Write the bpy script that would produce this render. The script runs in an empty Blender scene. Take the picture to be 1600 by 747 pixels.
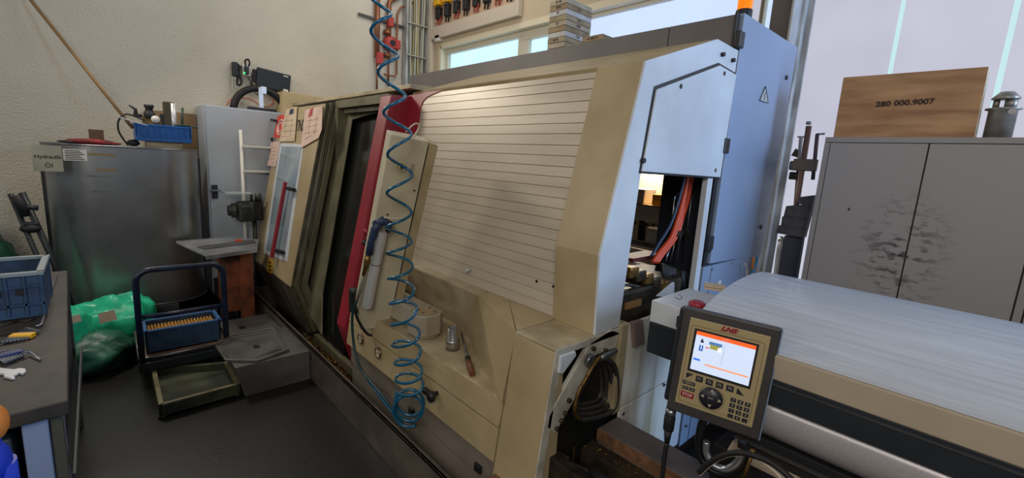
import bpy, bmesh, math, random
from mathutils import Vector, Matrix, Euler
random.seed(7)
# ------------------------------------------------------------------ camera, world, light, exposure
H_CAM = 1.65
RX = Matrix(((0.67343449, -0.16563016, 0.72045308), (0.73683719, 0.07176697, -0.6722503), (0.05964019, 0.98357316, 0.17037281)))
FPX = 700.2
scn = bpy.context.scene
col = scn.collection
cam_data = bpy.data.cameras.new('camera'); cam = bpy.data.objects.new('camera', cam_data); col.objects.link(cam)
cam.matrix_world = Matrix.Translation((0, 0, H_CAM)) @ RX.to_4x4()
cam_data.sensor_width = 36.0; cam_data.lens = FPX / 1600 * 36.0; cam_data.clip_start = 0.02; cam_data.clip_end = 100
scn.camera = cam
scn.view_settings.view_transform = 'Standard'; scn.view_settings.look = 'None'; scn.view_settings.gamma = 1
scn.view_settings.exposure = -0.08
world = bpy.data.worlds.new('world'); scn.world = world; world.use_nodes = True
bg = world.node_tree.nodes['Background']; bg.inputs[0].default_value = (0.80, 0.88, 1.0, 1); bg.inputs[1].default_value = 0.13

def area(name, loc, target, size, sizey, power, color):
    l = bpy.data.lights.new(name, 'AREA'); l.shape = 'RECTANGLE'; l.size = size; l.size_y = sizey; l.energy = power; l.color = color
    o = bpy.data.objects.new(name, l); col.objects.link(o); o.location = loc
    o.rotation_euler = (Vector(target) - Vector(loc)).to_track_quat('-Z', 'Y').to_euler(); return o
area('hall_window_light', (-2.5, -4.5, 3.3), (-3.0, 1.5, 1.8), 5.0, 1.6, 48, (1.0, 0.90, 0.76))
area('left_hall_light', (-4.9, -0.1, 3.2), (-2.0, 1.2, 1.5), 0.5, 0.5, 38, (1.0, 0.92, 0.80))
area('cold_window_fill', (2.3, 3.2, 2.3), (-1.0, 2.3, 1.5), 0.6, 1.8, 105, (0.44, 0.65, 1.0))  # added fill out of view, strengthens the cold light of the big window
area('camera_side_fill', (1.2, -1.6, 3.2), (-2.0, 1.2, 1.0), 1.6, 1.6, 68, (1.0, 0.93, 0.82))  # added warm fill behind the camera, lifts console and pendant
area('roof_light', (-3.6, 2.5, 4.6), (-5.2, 1.5, 2.0), 2.5, 1.5, 45, (1.0, 0.95, 0.85))

# ------------------------------------------------------------------ helpers
def at(u, v, X=None, Y=None, Z=None):
    """world point of a photo pixel (1600x747) on the plane X=, Y= or Z="""
    d = RX @ Vector(((u - 800) / FPX, (373.5 - v) / FPX, -1.0))
    c = Vector((0, 0, H_CAM))
    if X is not None: t = (X - c.x) / d.x
    elif Y is not None: t = (Y - c.y) / d.y
    else: t = (Z - c.z) / d.z
    return c + d * t
def on(u, v, p0, n):
    d = RX @ Vector(((u - 800) / FPX, (373.5 - v) / FPX, -1.0)); c = Vector((0, 0, H_CAM)); n = Vector(n)
    return c + d * (((Vector(p0) - c).dot(n)) / d.dot(n))

def srgb(r, g, b):
    f = lambda c: (c / 255 / 12.92) if c / 255 <= 0.04045 else ((c / 255 + 0.055) / 1.055) ** 2.4
    return (f(r), f(g), f(b), 1)

def mat(name, rgb, rough=0.5, metal=0.0, rgb2=None, scale=4.0, bump=0.0, bscale=40.0, stretch=(1, 1, 1), detail=4, emis=None, estr=0, coat=0, contrast=(0.35, 0.65), trans=0, alpha=1, spec=0.5, rrange=0.0):
    m = bpy.data.materials.new(name); m.use_nodes = True
    nt = m.node_tree; N = nt.nodes; L = nt.links; b = N['Principled BSDF']
    b.inputs['Base Color'].default_value = srgb(*rgb); b.inputs['Roughness'].default_value = rough; b.inputs['Metallic'].default_value = metal
    b.inputs['Specular IOR Level'].default_value = spec
    if coat: b.inputs['Coat Weight'].default_value = coat
    if trans: b.inputs['Transmission Weight'].default_value = trans
    if alpha < 1: b.inputs['Alpha'].default_value = alpha
    if emis: b.inputs['Emission Color'].default_value = srgb(*emis); b.inputs['Emission Strength'].default_value = estr
    tc = N.new('ShaderNodeTexCoord'); mp = N.new('ShaderNodeMapping'); mp.inputs['Scale'].default_value = stretch
    L.new(tc.outputs['Object'], mp.inputs[0])
    if rgb2:
        n = N.new('ShaderNodeTexNoise'); n.inputs['Scale'].default_value = scale; n.inputs['Detail'].default_value = detail
        L.new(mp.outputs[0], n.inputs['Vector'])
        r = N.new('ShaderNodeValToRGB'); r.color_ramp.elements[0].position = contrast[0]; r.color_ramp.elements[1].position = contrast[1]
        r.color_ramp.elements[0].color = srgb(*rgb); r.color_ramp.elements[1].color = srgb(*rgb2)
        L.new(n.outputs['Fac'], r.inputs[0]); L.new(r.outputs[0], b.inputs['Base Color'])
        if rrange:
            mr = N.new('ShaderNodeMapRange'); mr.inputs[3].default_value = rough - rrange; mr.inputs[4].default_value = rough + rrange
            L.new(n.outputs['Fac'], mr.inputs[0]); L.new(mr.outputs[0], b.inputs['Roughness'])
    if bump:
        n2 = N.new('ShaderNodeTexNoise'); n2.inputs['Scale'].default_value = bscale; n2.inputs['Detail'].default_value = 3
        L.new(mp.outputs[0], n2.inputs['Vector'])
        bp = N.new('ShaderNodeBump'); bp.inputs['Strength'].default_value = bump; bp.inputs['Distance'].default_value = 0.01
        L.new(n2.outputs['Fac'], bp.inputs['Height']); L.new(bp.outputs[0], b.inputs['Normal'])
    return m

class MB:
    """collects shapes, then links them as ONE mesh object"""
    def __init__(s, M=None): s.v = []; s.f = []; s.sm = []; s.g = []; s.M = M or Matrix.Identity(4)
    def add(s, vs, fs, smooth=False):
        o = len(s.v); s.g.append((o, len(s.f))); s.v += [s.M @ Vector(p) for p in vs]; s.f += [[i + o for i in f] for f in fs]; s.sm += [smooth] * len(fs); return s
    def box(s, a, b):
        x0, y0, z0 = [min(p, q) for p, q in zip(a, b)]; x1, y1, z1 = [max(p, q) for p, q in zip(a, b)]
        return s.add([(x0,y0,z0),(x1,y0,z0),(x1,y1,z0),(x0,y1,z0),(x0,y0,z1),(x1,y0,z1),(x1,y1,z1),(x0,y1,z1)],
                     [(0,3,2,1),(4,5,6,7),(0,1,5,4),(1,2,6,5),(2,3,7,6),(3,0,4,7)])
    def cbox(s, c, d): return s.box([p - q / 2 for p, q in zip(c, d)], [p + q / 2 for p, q in zip(c, d)])
    def hexa(s, bot, top):
        return s.add(list(bot) + list(top), [(3,2,1,0),(4,5,6,7),(0,1,5,4),(1,2,6,5),(2,3,7,6),(3,0,4,7)])
    def prism(s, poly, axis, a, b):
        """2D polygon extruded along axis between a and b"""
        def P(p, t): return {'X': (t, p[0], p[1]), 'Y': (p[0], t, p[1]), 'Z': (p[0], p[1], t)}[axis]
        n = len(poly); vs = [P(p, a) for p in poly] + [P(p, b) for p in poly]
        return s.add(vs, [list(range(n))[::-1], [n + i for i in range(n)]] + [[i, (i + 1) % n, n + (i + 1) % n, n + i] for i in range(n)])
    def slab(s, pts, off):
        """planar polygon given a thickness vector"""
        off = Vector(off); n = len(pts); vs = [Vector(p) for p in pts] + [Vector(p) + off for p in pts]
        return s.add(vs, [list(range(n)), [n + i for i in range(n)][::-1]] + [[i, n + i, n + (i + 1) % n, (i + 1) % n] for i in range(n)])
    def tube(s, path, r, seg=10, closed=False, cap=True):
        path = [Vector(p) for p in path]; n = len(path); rs = r if isinstance(r, (list, tuple)) else [r] * n
        vs = []; fs = []; prev = None
        for i, p in enumerate(path):
            if closed: t = path[(i + 1) % n] - path[i - 1]
            else: t = path[min(i + 1, n - 1)] - path[max(i - 1, 0)]
            t = t.normalized() if t.length > 1e-9 else Vector((0, 0, 1))
            if prev is None: u = t.orthogonal().normalized()
            else: u = (prev - t * prev.dot(t)); u = u.normalized() if u.length > 1e-6 else t.orthogonal().normalized()
            prev = u; w = t.cross(u)
            for k in range(seg):
                a = 2 * math.pi * k / seg; vs.append(p + (u * math.cos(a) + w * math.sin(a)) * rs[i])
        m = n if closed else n - 1
        for i in range(m):
            for k in range(seg):
                a = i * seg + k; b = i * seg + (k + 1) % seg; c = ((i + 1) % n) * seg + (k + 1) % seg; d = ((i + 1) % n) * seg + k
                fs.append((a, b, c, d))
        s.add(vs, fs, True)
        if cap and not closed:
            o = len(s.v) - len(vs); s.f += [[o + k for k in range(seg)][::-1], [o + (n - 1) * seg + k for k in range(seg)]]; s.sm += [False, False]
        return s
    def cyl(s, a, b, r, r2=None, seg=20): return s.tube([a, b], [r, r if r2 is None else r2], seg)
    def lathe(s, c, prof, axis=(0, 0, 1), seg=28):
        """prof: (radius, height) pairs along axis from c"""
        ax = Vector(axis).normalized(); u = ax.orthogonal().normalized(); w = ax.cross(u); c = Vector(c); vs = []; fs = []
        for r, h in prof:
            for k in range(seg):
                a = 2 * math.pi * k / seg; vs.append(c + ax * h + (u * math.cos(a) + w * math.sin(a)) * max(r, 1e-4))
        for i in range(len(prof) - 1):
            for k in range(seg): fs.append((i * seg + k, i * seg + (k + 1) % seg, (i + 1) * seg + (k + 1) % seg, (i + 1) * seg + k))
        return s.add(vs, fs, True)
    def sphere(s, c, r, seg=16, sq=(1, 1, 1)):
        n = seg // 2; vs = []; fs = []
        for i in range(n + 1):
            th = math.pi * i / n
            for k in range(seg):
                ph = 2 * math.pi * k / seg; vs.append((c[0] + r * sq[0] * math.sin(th) * math.cos(ph), c[1] + r * sq[1] * math.sin(th) * math.sin(ph), c[2] + r * sq[2] * math.cos(th)))
        for i in range(n):
            for k in range(seg): fs.append((i * seg + k, (i + 1) * seg + k, (i + 1) * seg + (k + 1) % seg, i * seg + (k + 1) % seg))
        return s.add(vs, fs, True)
    def builds(s, name, m, parent=None, bevel=0.0):
        """every shape collected becomes an object of its own"""
        out = []; g = s.g + [(len(s.v), len(s.f))]
        for (v0, f0), (v1, f1) in zip(g[:-1], g[1:]):
            b = MB(); b.v = s.v[v0:v1]; b.f = [[i - v0 for i in f] for f in s.f[f0:f1]]; b.sm = s.sm[f0:f1]; out.append(b.build(name, m, parent, bevel))
        return out
    def build(s, name, m, parent=None, bevel=0.0, loc=None, seg=2):
        if parent is not None:
            org = Vector(parent.get('_org', (0, 0, 0)))
        else:
            xs = [p.x for p in s.v]; ys = [p.y for p in s.v]; zs = [p.z for p in s.v]
            org = Vector(((min(xs) + max(xs)) / 2, (min(ys) + max(ys)) / 2, min(zs)))
        me = bpy.data.meshes.new(name); me.from_pydata([p - org for p in s.v], [], s.f); me.update()
        me.polygons.foreach_set('use_smooth', s.sm)
        bm = bmesh.new(); bm.from_mesh(me)
        if len(bm.faces) < 20000: bmesh.ops.recalc_face_normals(bm, faces=bm.faces)
        bm.to_mesh(me); bm.free()
        o = bpy.data.objects.new(name, me); col.objects.link(o)
        if m: me.materials.append(m)
        if parent is not None: o.parent = parent
        else: o.location = org
        o['_org'] = tuple(org)
        if bevel:
            md = o.modifiers.new('bevel', 'BEVEL'); md.width = bevel; md.segments = seg; md.limit_method = 'ANGLE'; md.angle_limit = math.radians(35)
        return o

def thing(name, label, cat, loc, group=None):
    o = bpy.data.objects.new(name, None); o.empty_display_size = 0.05; col.objects.link(o); o.location = loc; o['_org'] = tuple(loc)
    o['label'] = label; o['category'] = cat
    if group: o['group'] = group
    return o
def tag(o, label, cat, group=None):
    o['label'] = label; o['category'] = cat
    if group: o['group'] = group
    return o
def struct(o): o['kind'] = 'structure'; return o
def lab(o, t): o['label'] = t; return o
def shape(M, boxes):
    b = MB(M)
    for p, q in boxes: b.box(p, q)
    return b
def frame(o, ex, up):
    """matrix with local x=ex, y=up, z=normal towards viewer"""
    ex = Vector(ex).normalized(); up = Vector(up); up = (up - ex * up.dot(ex)).normalized(); n = ex.cross(up)
    return Matrix(((ex.x, up.x, n.x, o[0]), (ex.y, up.y, n.y, o[1]), (ex.z, up.z, n.z, o[2]), (0, 0, 0, 1)))
def text(name, s, size, M, m, parent, ext=0.0004, shear=0, bold=0, sx=1):
    cu = bpy.data.curves.new(name, 'FONT'); cu.body = s; cu.size = size; cu.extrude = ext; cu.shear = shear; cu.offset = bold; cu.resolution_u = 3
    cu.align_x = 'CENTER'; cu.align_y = 'CENTER'
    o = bpy.data.objects.new(name, cu); col.objects.link(o)
    dg = bpy.context.evaluated_depsgraph_get(); me = bpy.data.meshes.new_from_object(o.evaluated_get(dg))
    bpy.data.objects.remove(o)
    org = Vector(parent.get('_org', (0, 0, 0))) if parent is not None else Vector((0, 0, 0))
    me.transform(Matrix.Translation(-org) @ M @ Matrix.Diagonal((sx, 1, 1, 1)))
    me.materials.clear(); me.materials.append(m)
    o = bpy.data.objects.new(name, me); col.objects.link(o); o.parent = parent; o['_org'] = tuple(org); return o
def arc(c, r, a0, a1, n, u, w):
    c = Vector(c); u = Vector(u); w = Vector(w)
    return [c + u * (r * math.cos(a0 + (a1 - a0) * i / n)) + w * (r * math.sin(a0 + (a1 - a0) * i / n)) for i in range(n + 1)]
def smooth(pts, n=8):
    pts = [Vector(p) for p in pts]; out = []
    for i in range(len(pts) - 1):
        p0 = pts[max(i - 1, 0)]; p1 = pts[i]; p2 = pts[i + 1]; p3 = pts[min(i + 2, len(pts) - 1)]
        for k in range(n):
            t = k / n; out.append(0.5 * ((2 * p1) + (p2 - p0) * t + (2 * p0 - 5 * p1 + 4 * p2 - p3) * t * t + (3 * p1 - p0 - 3 * p2 + p3) * t ** 3))
    out.append(pts[-1]); return out

# ------------------------------------------------------------------ materials
CREAM = mat('cream_paint', (178, 160, 126), 0.42, rgb2=(158, 140, 106), scale=3.0, bump=0.06, bscale=160)
CREAMD = mat('worn_cream_paint', (184, 170, 140), 0.45, rgb2=(140, 124, 96), scale=5.0, bump=0.08, bscale=120)
TAUPE = mat('taupe_paint', (132, 122, 112), 0.45, rgb2=(112, 102, 92), scale=4.0, bump=0.06, bscale=160)
WHITEP = mat('pale_grey_paint', (205, 210, 216), 0.4, rgb2=(188, 192, 198), scale=3.0, bump=0.05, bscale=150)
WHITED = mat('grimy_white_paint', (196, 192, 180), 0.45, rgb2=(120, 110, 92), scale=7.0, bump=0.1, bscale=60, contrast=(0.45, 0.8))
STREAK = mat('white_paint_with_oil_streaks', (226, 222, 212), 0.45, rgb2=(160, 146, 110), scale=9.0, stretch=(1, 1, 0.08), contrast=(0.5, 0.75))
CABBLUE = mat('blue_lit_cabinet_paint', (140, 156, 182), 0.42, rgb2=(130, 146, 172), scale=2.0, bump=0.04, bscale=200)  # grey paint with the blue of the reflected light mixed into its colour
BANDG = mat('dark_grey_paint', (104, 99, 98), 0.5, rgb2=(94, 90, 90), scale=3.0)
RED = mat('crimson_paint', (150, 30, 48), 0.4, rgb2=(128, 24, 40), scale=4)
BLACK = mat('black_plastic', (22, 23, 26), 0.45, rgb2=(32, 33, 36), scale=20)
RAILB = mat('anthracite_paint', (30, 34, 40), 0.45, rgb2=(36, 40, 46), scale=10)
GREASE = mat('greasy_dark_metal', (38, 34, 30), 0.38, 0.4, rgb2=(70, 60, 48), scale=14, bump=0.3, bscale=50, rrange=0.12)
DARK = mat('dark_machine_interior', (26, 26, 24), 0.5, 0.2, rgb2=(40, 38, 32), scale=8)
OLIVE = mat('oily_olive_metal', (118, 112, 90), 0.38, 0.2, rgb2=(92, 88, 68), scale=5, bump=0.1, bscale=30)
SEAL = mat('grimy_seal', (92, 86, 64), 0.5, 0.1, rgb2=(52, 48, 36), scale=12, bump=0.15, bscale=30)
SLAT = mat('slat_painted_aluminium', (196, 184, 166), 0.38, 0.15, rgb2=(182, 170, 152), scale=3, stretch=(0.6, 1, 4))
STEEL = mat('brushed_steel', (150, 152, 156), 0.32, 0.9, rgb2=(120, 122, 126), scale=6, stretch=(1, 1, 0.2), bump=0.05, bscale=80)
TANKM = mat('tank_sheet_steel', (166, 168, 170), 0.3, 0.85, rgb2=(126, 128, 130), scale=3, bump=0.08, bscale=6, contrast=(0.3, 0.75), rrange=0.06)
ALU = mat('bare_aluminium', (214, 214, 214), 0.3, 0.35, rgb2=(206, 206, 208), scale=6)
HOOD = mat('hood_pale_grey', (186, 190, 196), 0.34, rgb2=(172, 174, 178), scale=60, stretch=(0.06, 1, 1), bump=0.05, bscale=90, coat=0.2)
HOODB = mat('hood_warm_grey', (170, 156, 138), 0.45, rgb2=(156, 142, 124), scale=4)
SILVERC = mat('satin_silver_paint', (214, 208, 212), 0.36, 0.5, rgb2=(202, 196, 200), scale=200, bump=0.02, bscale=600)
BROWNST = mat('oil_browned_steel', (84, 68, 58), 0.42, 0.35, rgb2=(120, 92, 70), scale=12, bump=0.25, bscale=40)
RUSTY = mat('rusty_orange_paint', (150, 78, 46), 0.6, 0.1, rgb2=(84, 46, 32), scale=9, bump=0.3, bscale=40)
GREYCAB = mat('grey_cabinet_paint', (158, 152, 148), 0.5, rgb2=(150, 144, 140), scale=2)
LGREY = mat('light_locker_paint', (178, 186, 196), 0.45, rgb2=(168, 174, 182), scale=2)
BLUEC = mat('blue_crate_plastic', (22, 98, 178), 0.42, rgb2=(18, 84, 156), scale=8)
BLUED = mat('dusty_blue_crate_plastic', (48, 76, 106), 0.55, rgb2=(34, 56, 82), scale=14, bump=0.1, bscale=50)
BLUEH = mat('blue_hose', (14, 92, 124), 0.25, coat=0.3, rgb2=(12, 78, 108), scale=6)
TEALH = mat('dark_teal_hose', (18, 52, 58), 0.4)
NAVY = mat('navy_gun_plastic', (40, 54, 84), 0.5)
BRASS = mat('dirty_brass', (150, 118, 66), 0.4, 0.8, rgb2=(96, 72, 40), scale=30)
COPPER = mat('copper_pipe', (126, 80, 58), 0.45, 0.5, rgb2=(150, 96, 66), scale=10)
REDP = mat('red_cast_iron', (176, 56, 50), 0.5)
GREEN = mat('green_film_plastic', (60, 245, 190), 0.28, rgb2=(26, 176, 134), scale=5, bump=0.7, bscale=9, trans=0.25, emis=None)
GREEND = mat('dusty_green_film', (50, 116, 92), 0.4, rgb2=(26, 62, 50), scale=6, bump=0.7, bscale=10)
WOODB = mat('plywood', (186, 140, 94), 0.6, rgb2=(144, 98, 60), scale=5, stretch=(0.6, 1, 4), bump=0.1, bscale=30, detail=6)
WOODP = mat('pale_wood', (190, 176, 146), 0.6, rgb2=(150, 136, 108), scale=6, stretch=(0.4, 1, 5))
WOODD = mat('greenish_old_wood', (74, 78, 54), 0.65, rgb2=(44, 48, 36), scale=8)
WOODE = mat('worn_wood_edge', (142, 132, 98), 0.65, rgb2=(100, 92, 66), scale=14)
PAPER = mat('aged_paper', (206, 186, 160), 0.8, rgb2=(190, 168, 142), scale=8)
PAPERP = mat('pinkish_paper', (212, 186, 172), 0.8, rgb2=(196, 168, 154), scale=8)
INK = mat('ink', (70, 56, 50), 0.8)
WHITE = mat('white_plastic', (222, 220, 212), 0.45)
YELLOW = mat('yellow_plastic', (232, 176, 24), 0.5)
CARD = mat('beige_board', (206, 184, 142), 0.75, rgb2=(192, 170, 128), scale=3)
MDF = mat('brown_board', (150, 122, 88), 0.7, rgb2=(130, 104, 74), scale=4)
BENCH = mat('worn_dark_bench_top', (62, 53, 44), 0.65, rgb2=(40, 36, 32), scale=10, bump=0.15, bscale=70, detail=8)
PLATFORM = mat('worn_brown_board', (150, 116, 92), 0.55, rgb2=(104, 80, 64), scale=8)
CABLEG = mat('grey_cable', (172, 172, 158), 0.5)
CABLEY = mat('yellowed_cable', (176, 160, 112), 0.5)
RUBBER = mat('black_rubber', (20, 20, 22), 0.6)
ORANGE = mat('orange_cable', (206, 70, 28), 0.45)
WIRE = mat('cream_wire', (206, 196, 180), 0.4)
DARKGREY = mat('dark_grey_sheet', (92, 92, 92), 0.45, 0.2, rgb2=(72, 72, 72), scale=6)
BINGREY = mat('zinc_grey_sheet', (112, 110, 106), 0.4, 0.3, rgb2=(88, 86, 84), scale=6, bump=0.06, bscale=30)
TRAYM = mat('tray_grey_paint', (118, 106, 96), 0.36, 0.3, rgb2=(88, 80, 74), scale=5, bump=0.05, bscale=60)
CHIPS = mat('brass_chips', (170, 128, 48), 0.35, 0.8, rgb2=(96, 70, 28), scale=60, bump=0.8, bscale=120)

# ------------------------------------------------------------------ setting
XW = -5.72; YW = 3.50; YG = 3.62
def floor_mat():
    m = mat('oily_concrete', (33, 30, 26), 0.4, rgb2=(20, 19, 16), scale=2.2, bump=0.1, bscale=45, detail=9, rrange=0.14)
    return m
area('shelf_lamp', (-2.0, 3.3, 1.85), (-2.0, 3.3, 1.0), .3, .05, 11, (1.0, .9, .75))
struct(MB().box((-7, -5, -0.1), (3.5, 3.9, 0)).build('floor', floor_mat()))
STUCCO = mat('stucco', (210, 202, 186), 0.85, rgb2=(200, 192, 176), scale=1.2, bump=0.9, bscale=55)
struct(MB().box((XW - 0.15, -5, 0), (XW, 3.9, 4.9)).build('wall_left', STUCCO))
WALLB = mat('painted_wall_panel', (204, 188, 162), 0.6, rgb2=(196, 180, 154), scale=2)
def wall_piece(x0, x1, z0, z1, name='wall_back', m=None, y0=YW, y1=YW + 0.3): return struct(MB().box((x0, y0, z0), (x1, y1, z1)).build(name, m or WALLB))
wall_piece(XW, -5.36, 0, 4.9); wall_piece(-5.36, -1.46, 0, 2.3); wall_piece(-5.36, -1.46, 3.10, 4.9)
GREYBEAM = mat('grey_beam_cladding', (104, 98, 94), 0.6, rgb2=(94, 88, 86), scale=3)
wall_piece(-1.30, -1.09, 0, 4.9, 'wall_back', GREYBEAM, 3.56, 3.8)
wall_piece(-1.46, 3.5, 0, 0.8)
# reveal lining of the strip window
LIN = mat('pale_lining', (226, 216, 190), 0.5)
struct(MB().box((-5.36, YW - 0.012, 3.068), (-1.46, YW + 0.13, 3.13)).build('trim_1', LIN))
struct(MB().box((-5.39, YW - 0.012, 2.3), (-5.34, YW + 0.12, 3.1)).build('trim_2', LIN))
# window panes: frosted channel glass lit by daylight
def glow(name, rgb, strn, seed=0):
    m = bpy.data.materials.new(name); m.use_nodes = True; N = m.node_tree.nodes; L = m.node_tree.links
    N.clear(); out = N.new('ShaderNodeOutputMaterial'); e = N.new('ShaderNodeEmission'); g = N.new('ShaderNodeBsdfGlossy'); mx = N.new('ShaderNodeMixShader')
    tc = N.new('ShaderNodeTexCoord'); n = N.new('ShaderNodeTexNoise'); n.inputs['Scale'].default_value = 1.3; n.inputs['Detail'].default_value = 2
    r = N.new('ShaderNodeValToRGB'); r.color_ramp.elements[0].color = srgb(*rgb[0]); r.color_ramp.elements[1].color = srgb(*rgb[1]); r.color_ramp.elements[0].position = .3; r.color_ramp.elements[1].position = .7
    g.inputs['Roughness'].default_value = 0.4; g.inputs['Color'].default_value = (.5, .5, .5, 1); mx.inputs[0].default_value = 0.06
    L.new(tc.outputs['Object'], n.inputs['Vector']); L.new(n.outputs['Fac'], r.inputs[0]); L.new(r.outputs[0], e.inputs[0]); e.inputs[1].default_value = strn
    L.new(e.outputs[0], mx.inputs[1]); L.new(g.outputs[0], mx.inputs[2]); L.new(mx.outputs[0], out.inputs[0]); return m
G_STRIP = glow('sunlit_channel_glass', ((190, 238, 255), (206, 232, 255)), 1.4)
G_STRIP2 = glow('sunlit_channel_glass_bluer', ((196, 214, 255), (206, 226, 255)), 1.22)
G_BIG = glow('frosted_channel_glass', ((190, 190, 208), (206, 208, 224)), 1.06)
G_JOINT = glow('bright_glass_joint', ((196, 238, 240), (206, 240, 244)), 1.05)
FRAMEW = mat('window_frame_paint', (210, 204, 186), 0.45)
def window(name, x0, x1, z0, z1, seams, glass, fr=0.06, y=YG):
    f = struct(MB().box((x0, y - .05, z0), (x1, y + .04, z0 + fr)).box((x0, y - .05, z1 - fr), (x1, y + .04, z1)).box((x0, y - .05, z0 + fr), (x0 + fr, y + .04, z1 - fr)).box((x1 - fr, y - .05, z0 + fr), (x1, y + .04, z1 - fr)).build(name, FRAMEW, bevel=.006))
    xs = [x0 + fr] + seams + [x1 - fr]
    for a, b in zip(xs[:-1], xs[1:]):
        MB().box((a + .006, y, z0 + fr), (b - .006, y + .01, z1 - fr)).build('pane', glass, f)
    MB().box((x0 + fr, y + .012, z0 + fr), (x1 - fr, y + .02, z1 - fr)).build('glass_backing', G_JOINT, f)
    return f
window('window_1', -5.36, -3.86, 2.3, 3.07, [-4.85, -4.38], G_STRIP)
window('window_2', -3.86, -3.05, 2.3, 3.07, [], G_STRIP, fr=0.10)
window('window_3', -3.05, -1.46, 2.3, 3.07, [-2.49, -2.01], G_STRIP2, fr=0.03)
# the small and the large frosted panels right of the beam
window('window_4', -1.47, -1.38, 0.8, 4.6, [], G_BIG, fr=.004); window('window_5', -1.36, -1.30, 0.8, 4.6, [], G_STRIP2, fr=.004)
w = struct(MB().box((-1.06, YG - .05, .8), (3.4, YG + .04, .84)).build('window_6', FRAMEW))
for a, b in ((-1.06, -.60), (-.575, -.125), (-.10, .36), (.385, .85), (.875, 1.5)):
    MB().box((a, YG, .84), (b, YG + .012, 4.6)).build('pane', G_BIG, w)
MB().box((-1.06, YG + .02, .84), (3.4, YG + .03, 4.6)).build('glass_backing', G_JOINT, w)
# galvanised column
GALV = mat('galvanised_steel', (196, 200, 202), 0.45, 0.2, rgb2=(150, 150, 148), scale=9, stretch=(1, 1, .4))
o = MB().box((-1.10, 3.44, 0), (-1.055, 3.56, 4.9)).box((-1.09, 3.30, 0), (-1.075, 3.44, 4.9)).box((-1.055, 3.5, 0), (-1.02, 3.515, 4.9)).build('trim_3', GALV, bevel=.003); struct(o)
# white cable trunking on the back wall
TRUNK = mat('white_trunking', (206, 194, 178), 0.45)
p0 = at(672, 60, Y=YW - .05); p1 = at(682, 60, Y=YW - .05)
t = thing('cable_trunking', 'white rectangular cable trunking running up the wall corner and along below the switchgear', 'trunking', (p0.x, YW - .05, 2.4))
MB().box((p0.x - .03, YW - .07, 2.3), (p0.x + .05, YW - .003, 4.6)).build('vertical_duct', TRUNK, t, .006)
q0 = at(684, 52, Y=YW - .07); q1 = at(803, 10, Y=YW - .07)
MB().box((p0.x + .05, YW - .07, q0.z - .06), (q1.x, YW - .003, q0.z + .09)).build('horizontal_duct', TRUNK, t, .006)
MB().box((q1.x, YW - .07, q0.z - .06), (q1.x + .07, YW - .003, 4.6)).build('end_duct', TRUNK, t, .006)
# switchgear: yellow covers and black connectors
gz = q0.z + .09
t = thing('distribution_board', 'row of yellow covered black plug sockets fixed above the white trunking', 'switchgear', (q0.x, YW - .03, gz))
MB().box((p0.x + .07, YW - .02, gz + .02), (q1.x - .02, YW, gz + .8)).build('back_board', mat('peach_board', (206, 176, 150), .7), t)
n = 8
for i in range(n):
    x = p0.x + .2 + (q1.x - p0.x - .3) * i / (n - 1)
    MB().box((x - .065, YW - .10, gz + .25), (x + .055, YW - .02, gz + .42)).build('yellow_cover', YELLOW, t, .008)
    c = MB().box((x - .045, YW - .08, gz + .09), (x - .004, YW - .02, gz + .22)).box((x + .004, YW - .08, gz + .09), (x + .045, YW - .02, gz + .22)).builds('socket', BLACK, t, .006)[0]
    MB().tube([(x - .03, YW - .05, gz + .12), (x - .035, YW - .05, gz + .03)], .009, 6).tube([(x + .03, YW - .05, gz + .12), (x + .025, YW - .05, gz + .02)], .009, 6).tube([(x + .045, YW - .05, gz + .12), (x + .04, YW - .05, gz + .05)], .006, 6).build('wires', RUBBER if i % 2 else REDP, c)
    MB().box((x - .05, YW - .09, gz + .22), (x + .05, YW - .02, gz + .235)).build('clip', STEEL, t)
a = at(683, 62, Y=YW - .04); b = at(692, 55, Y=YW - .04)
t = thing('junction_box', 'small white junction box with yellow top below the trunking corner', 'junction box', (a.x, YW, a.z))
MB().box((a.x - .02, YW - .07, a.z - .03), (a.x + .09, YW, a.z + .05)).build('housing', WHITE, t, .006); MB().box((a.x + .01, YW - .06, a.z + .055), (a.x + .07, YW, a.z + .12)).build('plug', YELLOW, t, .006)

# ------------------------------------------------------------------ left wall services
XP = XW + .05
def wallp(u, v, x=XP): return at(u, v, X=x)
def pipe(name, pts, r, m, label, cat='pipe'):
    return tag(MB().tube(smooth([p for p in pts], 4) if len(pts) > 3 else pts, r, 8).build(name, m), label, cat)
a = wallp(590, -20); b = wallp(588, 90); c = wallp(587.5, 132)
tag(MB().tube([(XP, a.y, a.z), (XP, a.y, b.z)], .034, 10).tube([(XP, a.y, b.z), (XP, a.y, c.z - .1)], .013, 8).build('copper_pipe', COPPER), 'leftmost brown copper pipe on the wall, thick above and thin below', 'pipe')
a = wallp(608, 8); b = wallp(606, 62); c = wallp(604, 134)
tag(MB().tube(smooth([wallp(640, -22), wallp(622, -6), wallp(609, 3), (XP, a.y, a.z - .08), (XP, a.y, a.z - .2)], 5) + [Vector((XP, a.y, b.z))], .03, 10).tube([(XP, a.y, b.z), (XP, a.y, c.z)], .014, 8).build('copper_pipe', COPPER), 'brown copper pipe carrying the red circulation pump', 'pipe')
a = wallp(621, 14); b = wallp(620, 120); c = wallp(600, 118)
tag(MB().tube([wallp(654, 1), wallp(626, 12), (XP, a.y, a.z - .06), (XP, a.y, b.z + .03), (XP, a.y - .03, b.z), (XP, c.y, b.z)], .013, 8).build('copper_pipe', COPPER), 'thin copper pipe bent at top and bottom, right of the pump', 'pipe')
pp = wallp(610, 68, XW + .1)
t = thing('circulation_pump', 'red heating circulation pump on the middle copper pipe', 'pump', (pp.x, pp.y, pp.z - .1))
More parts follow.
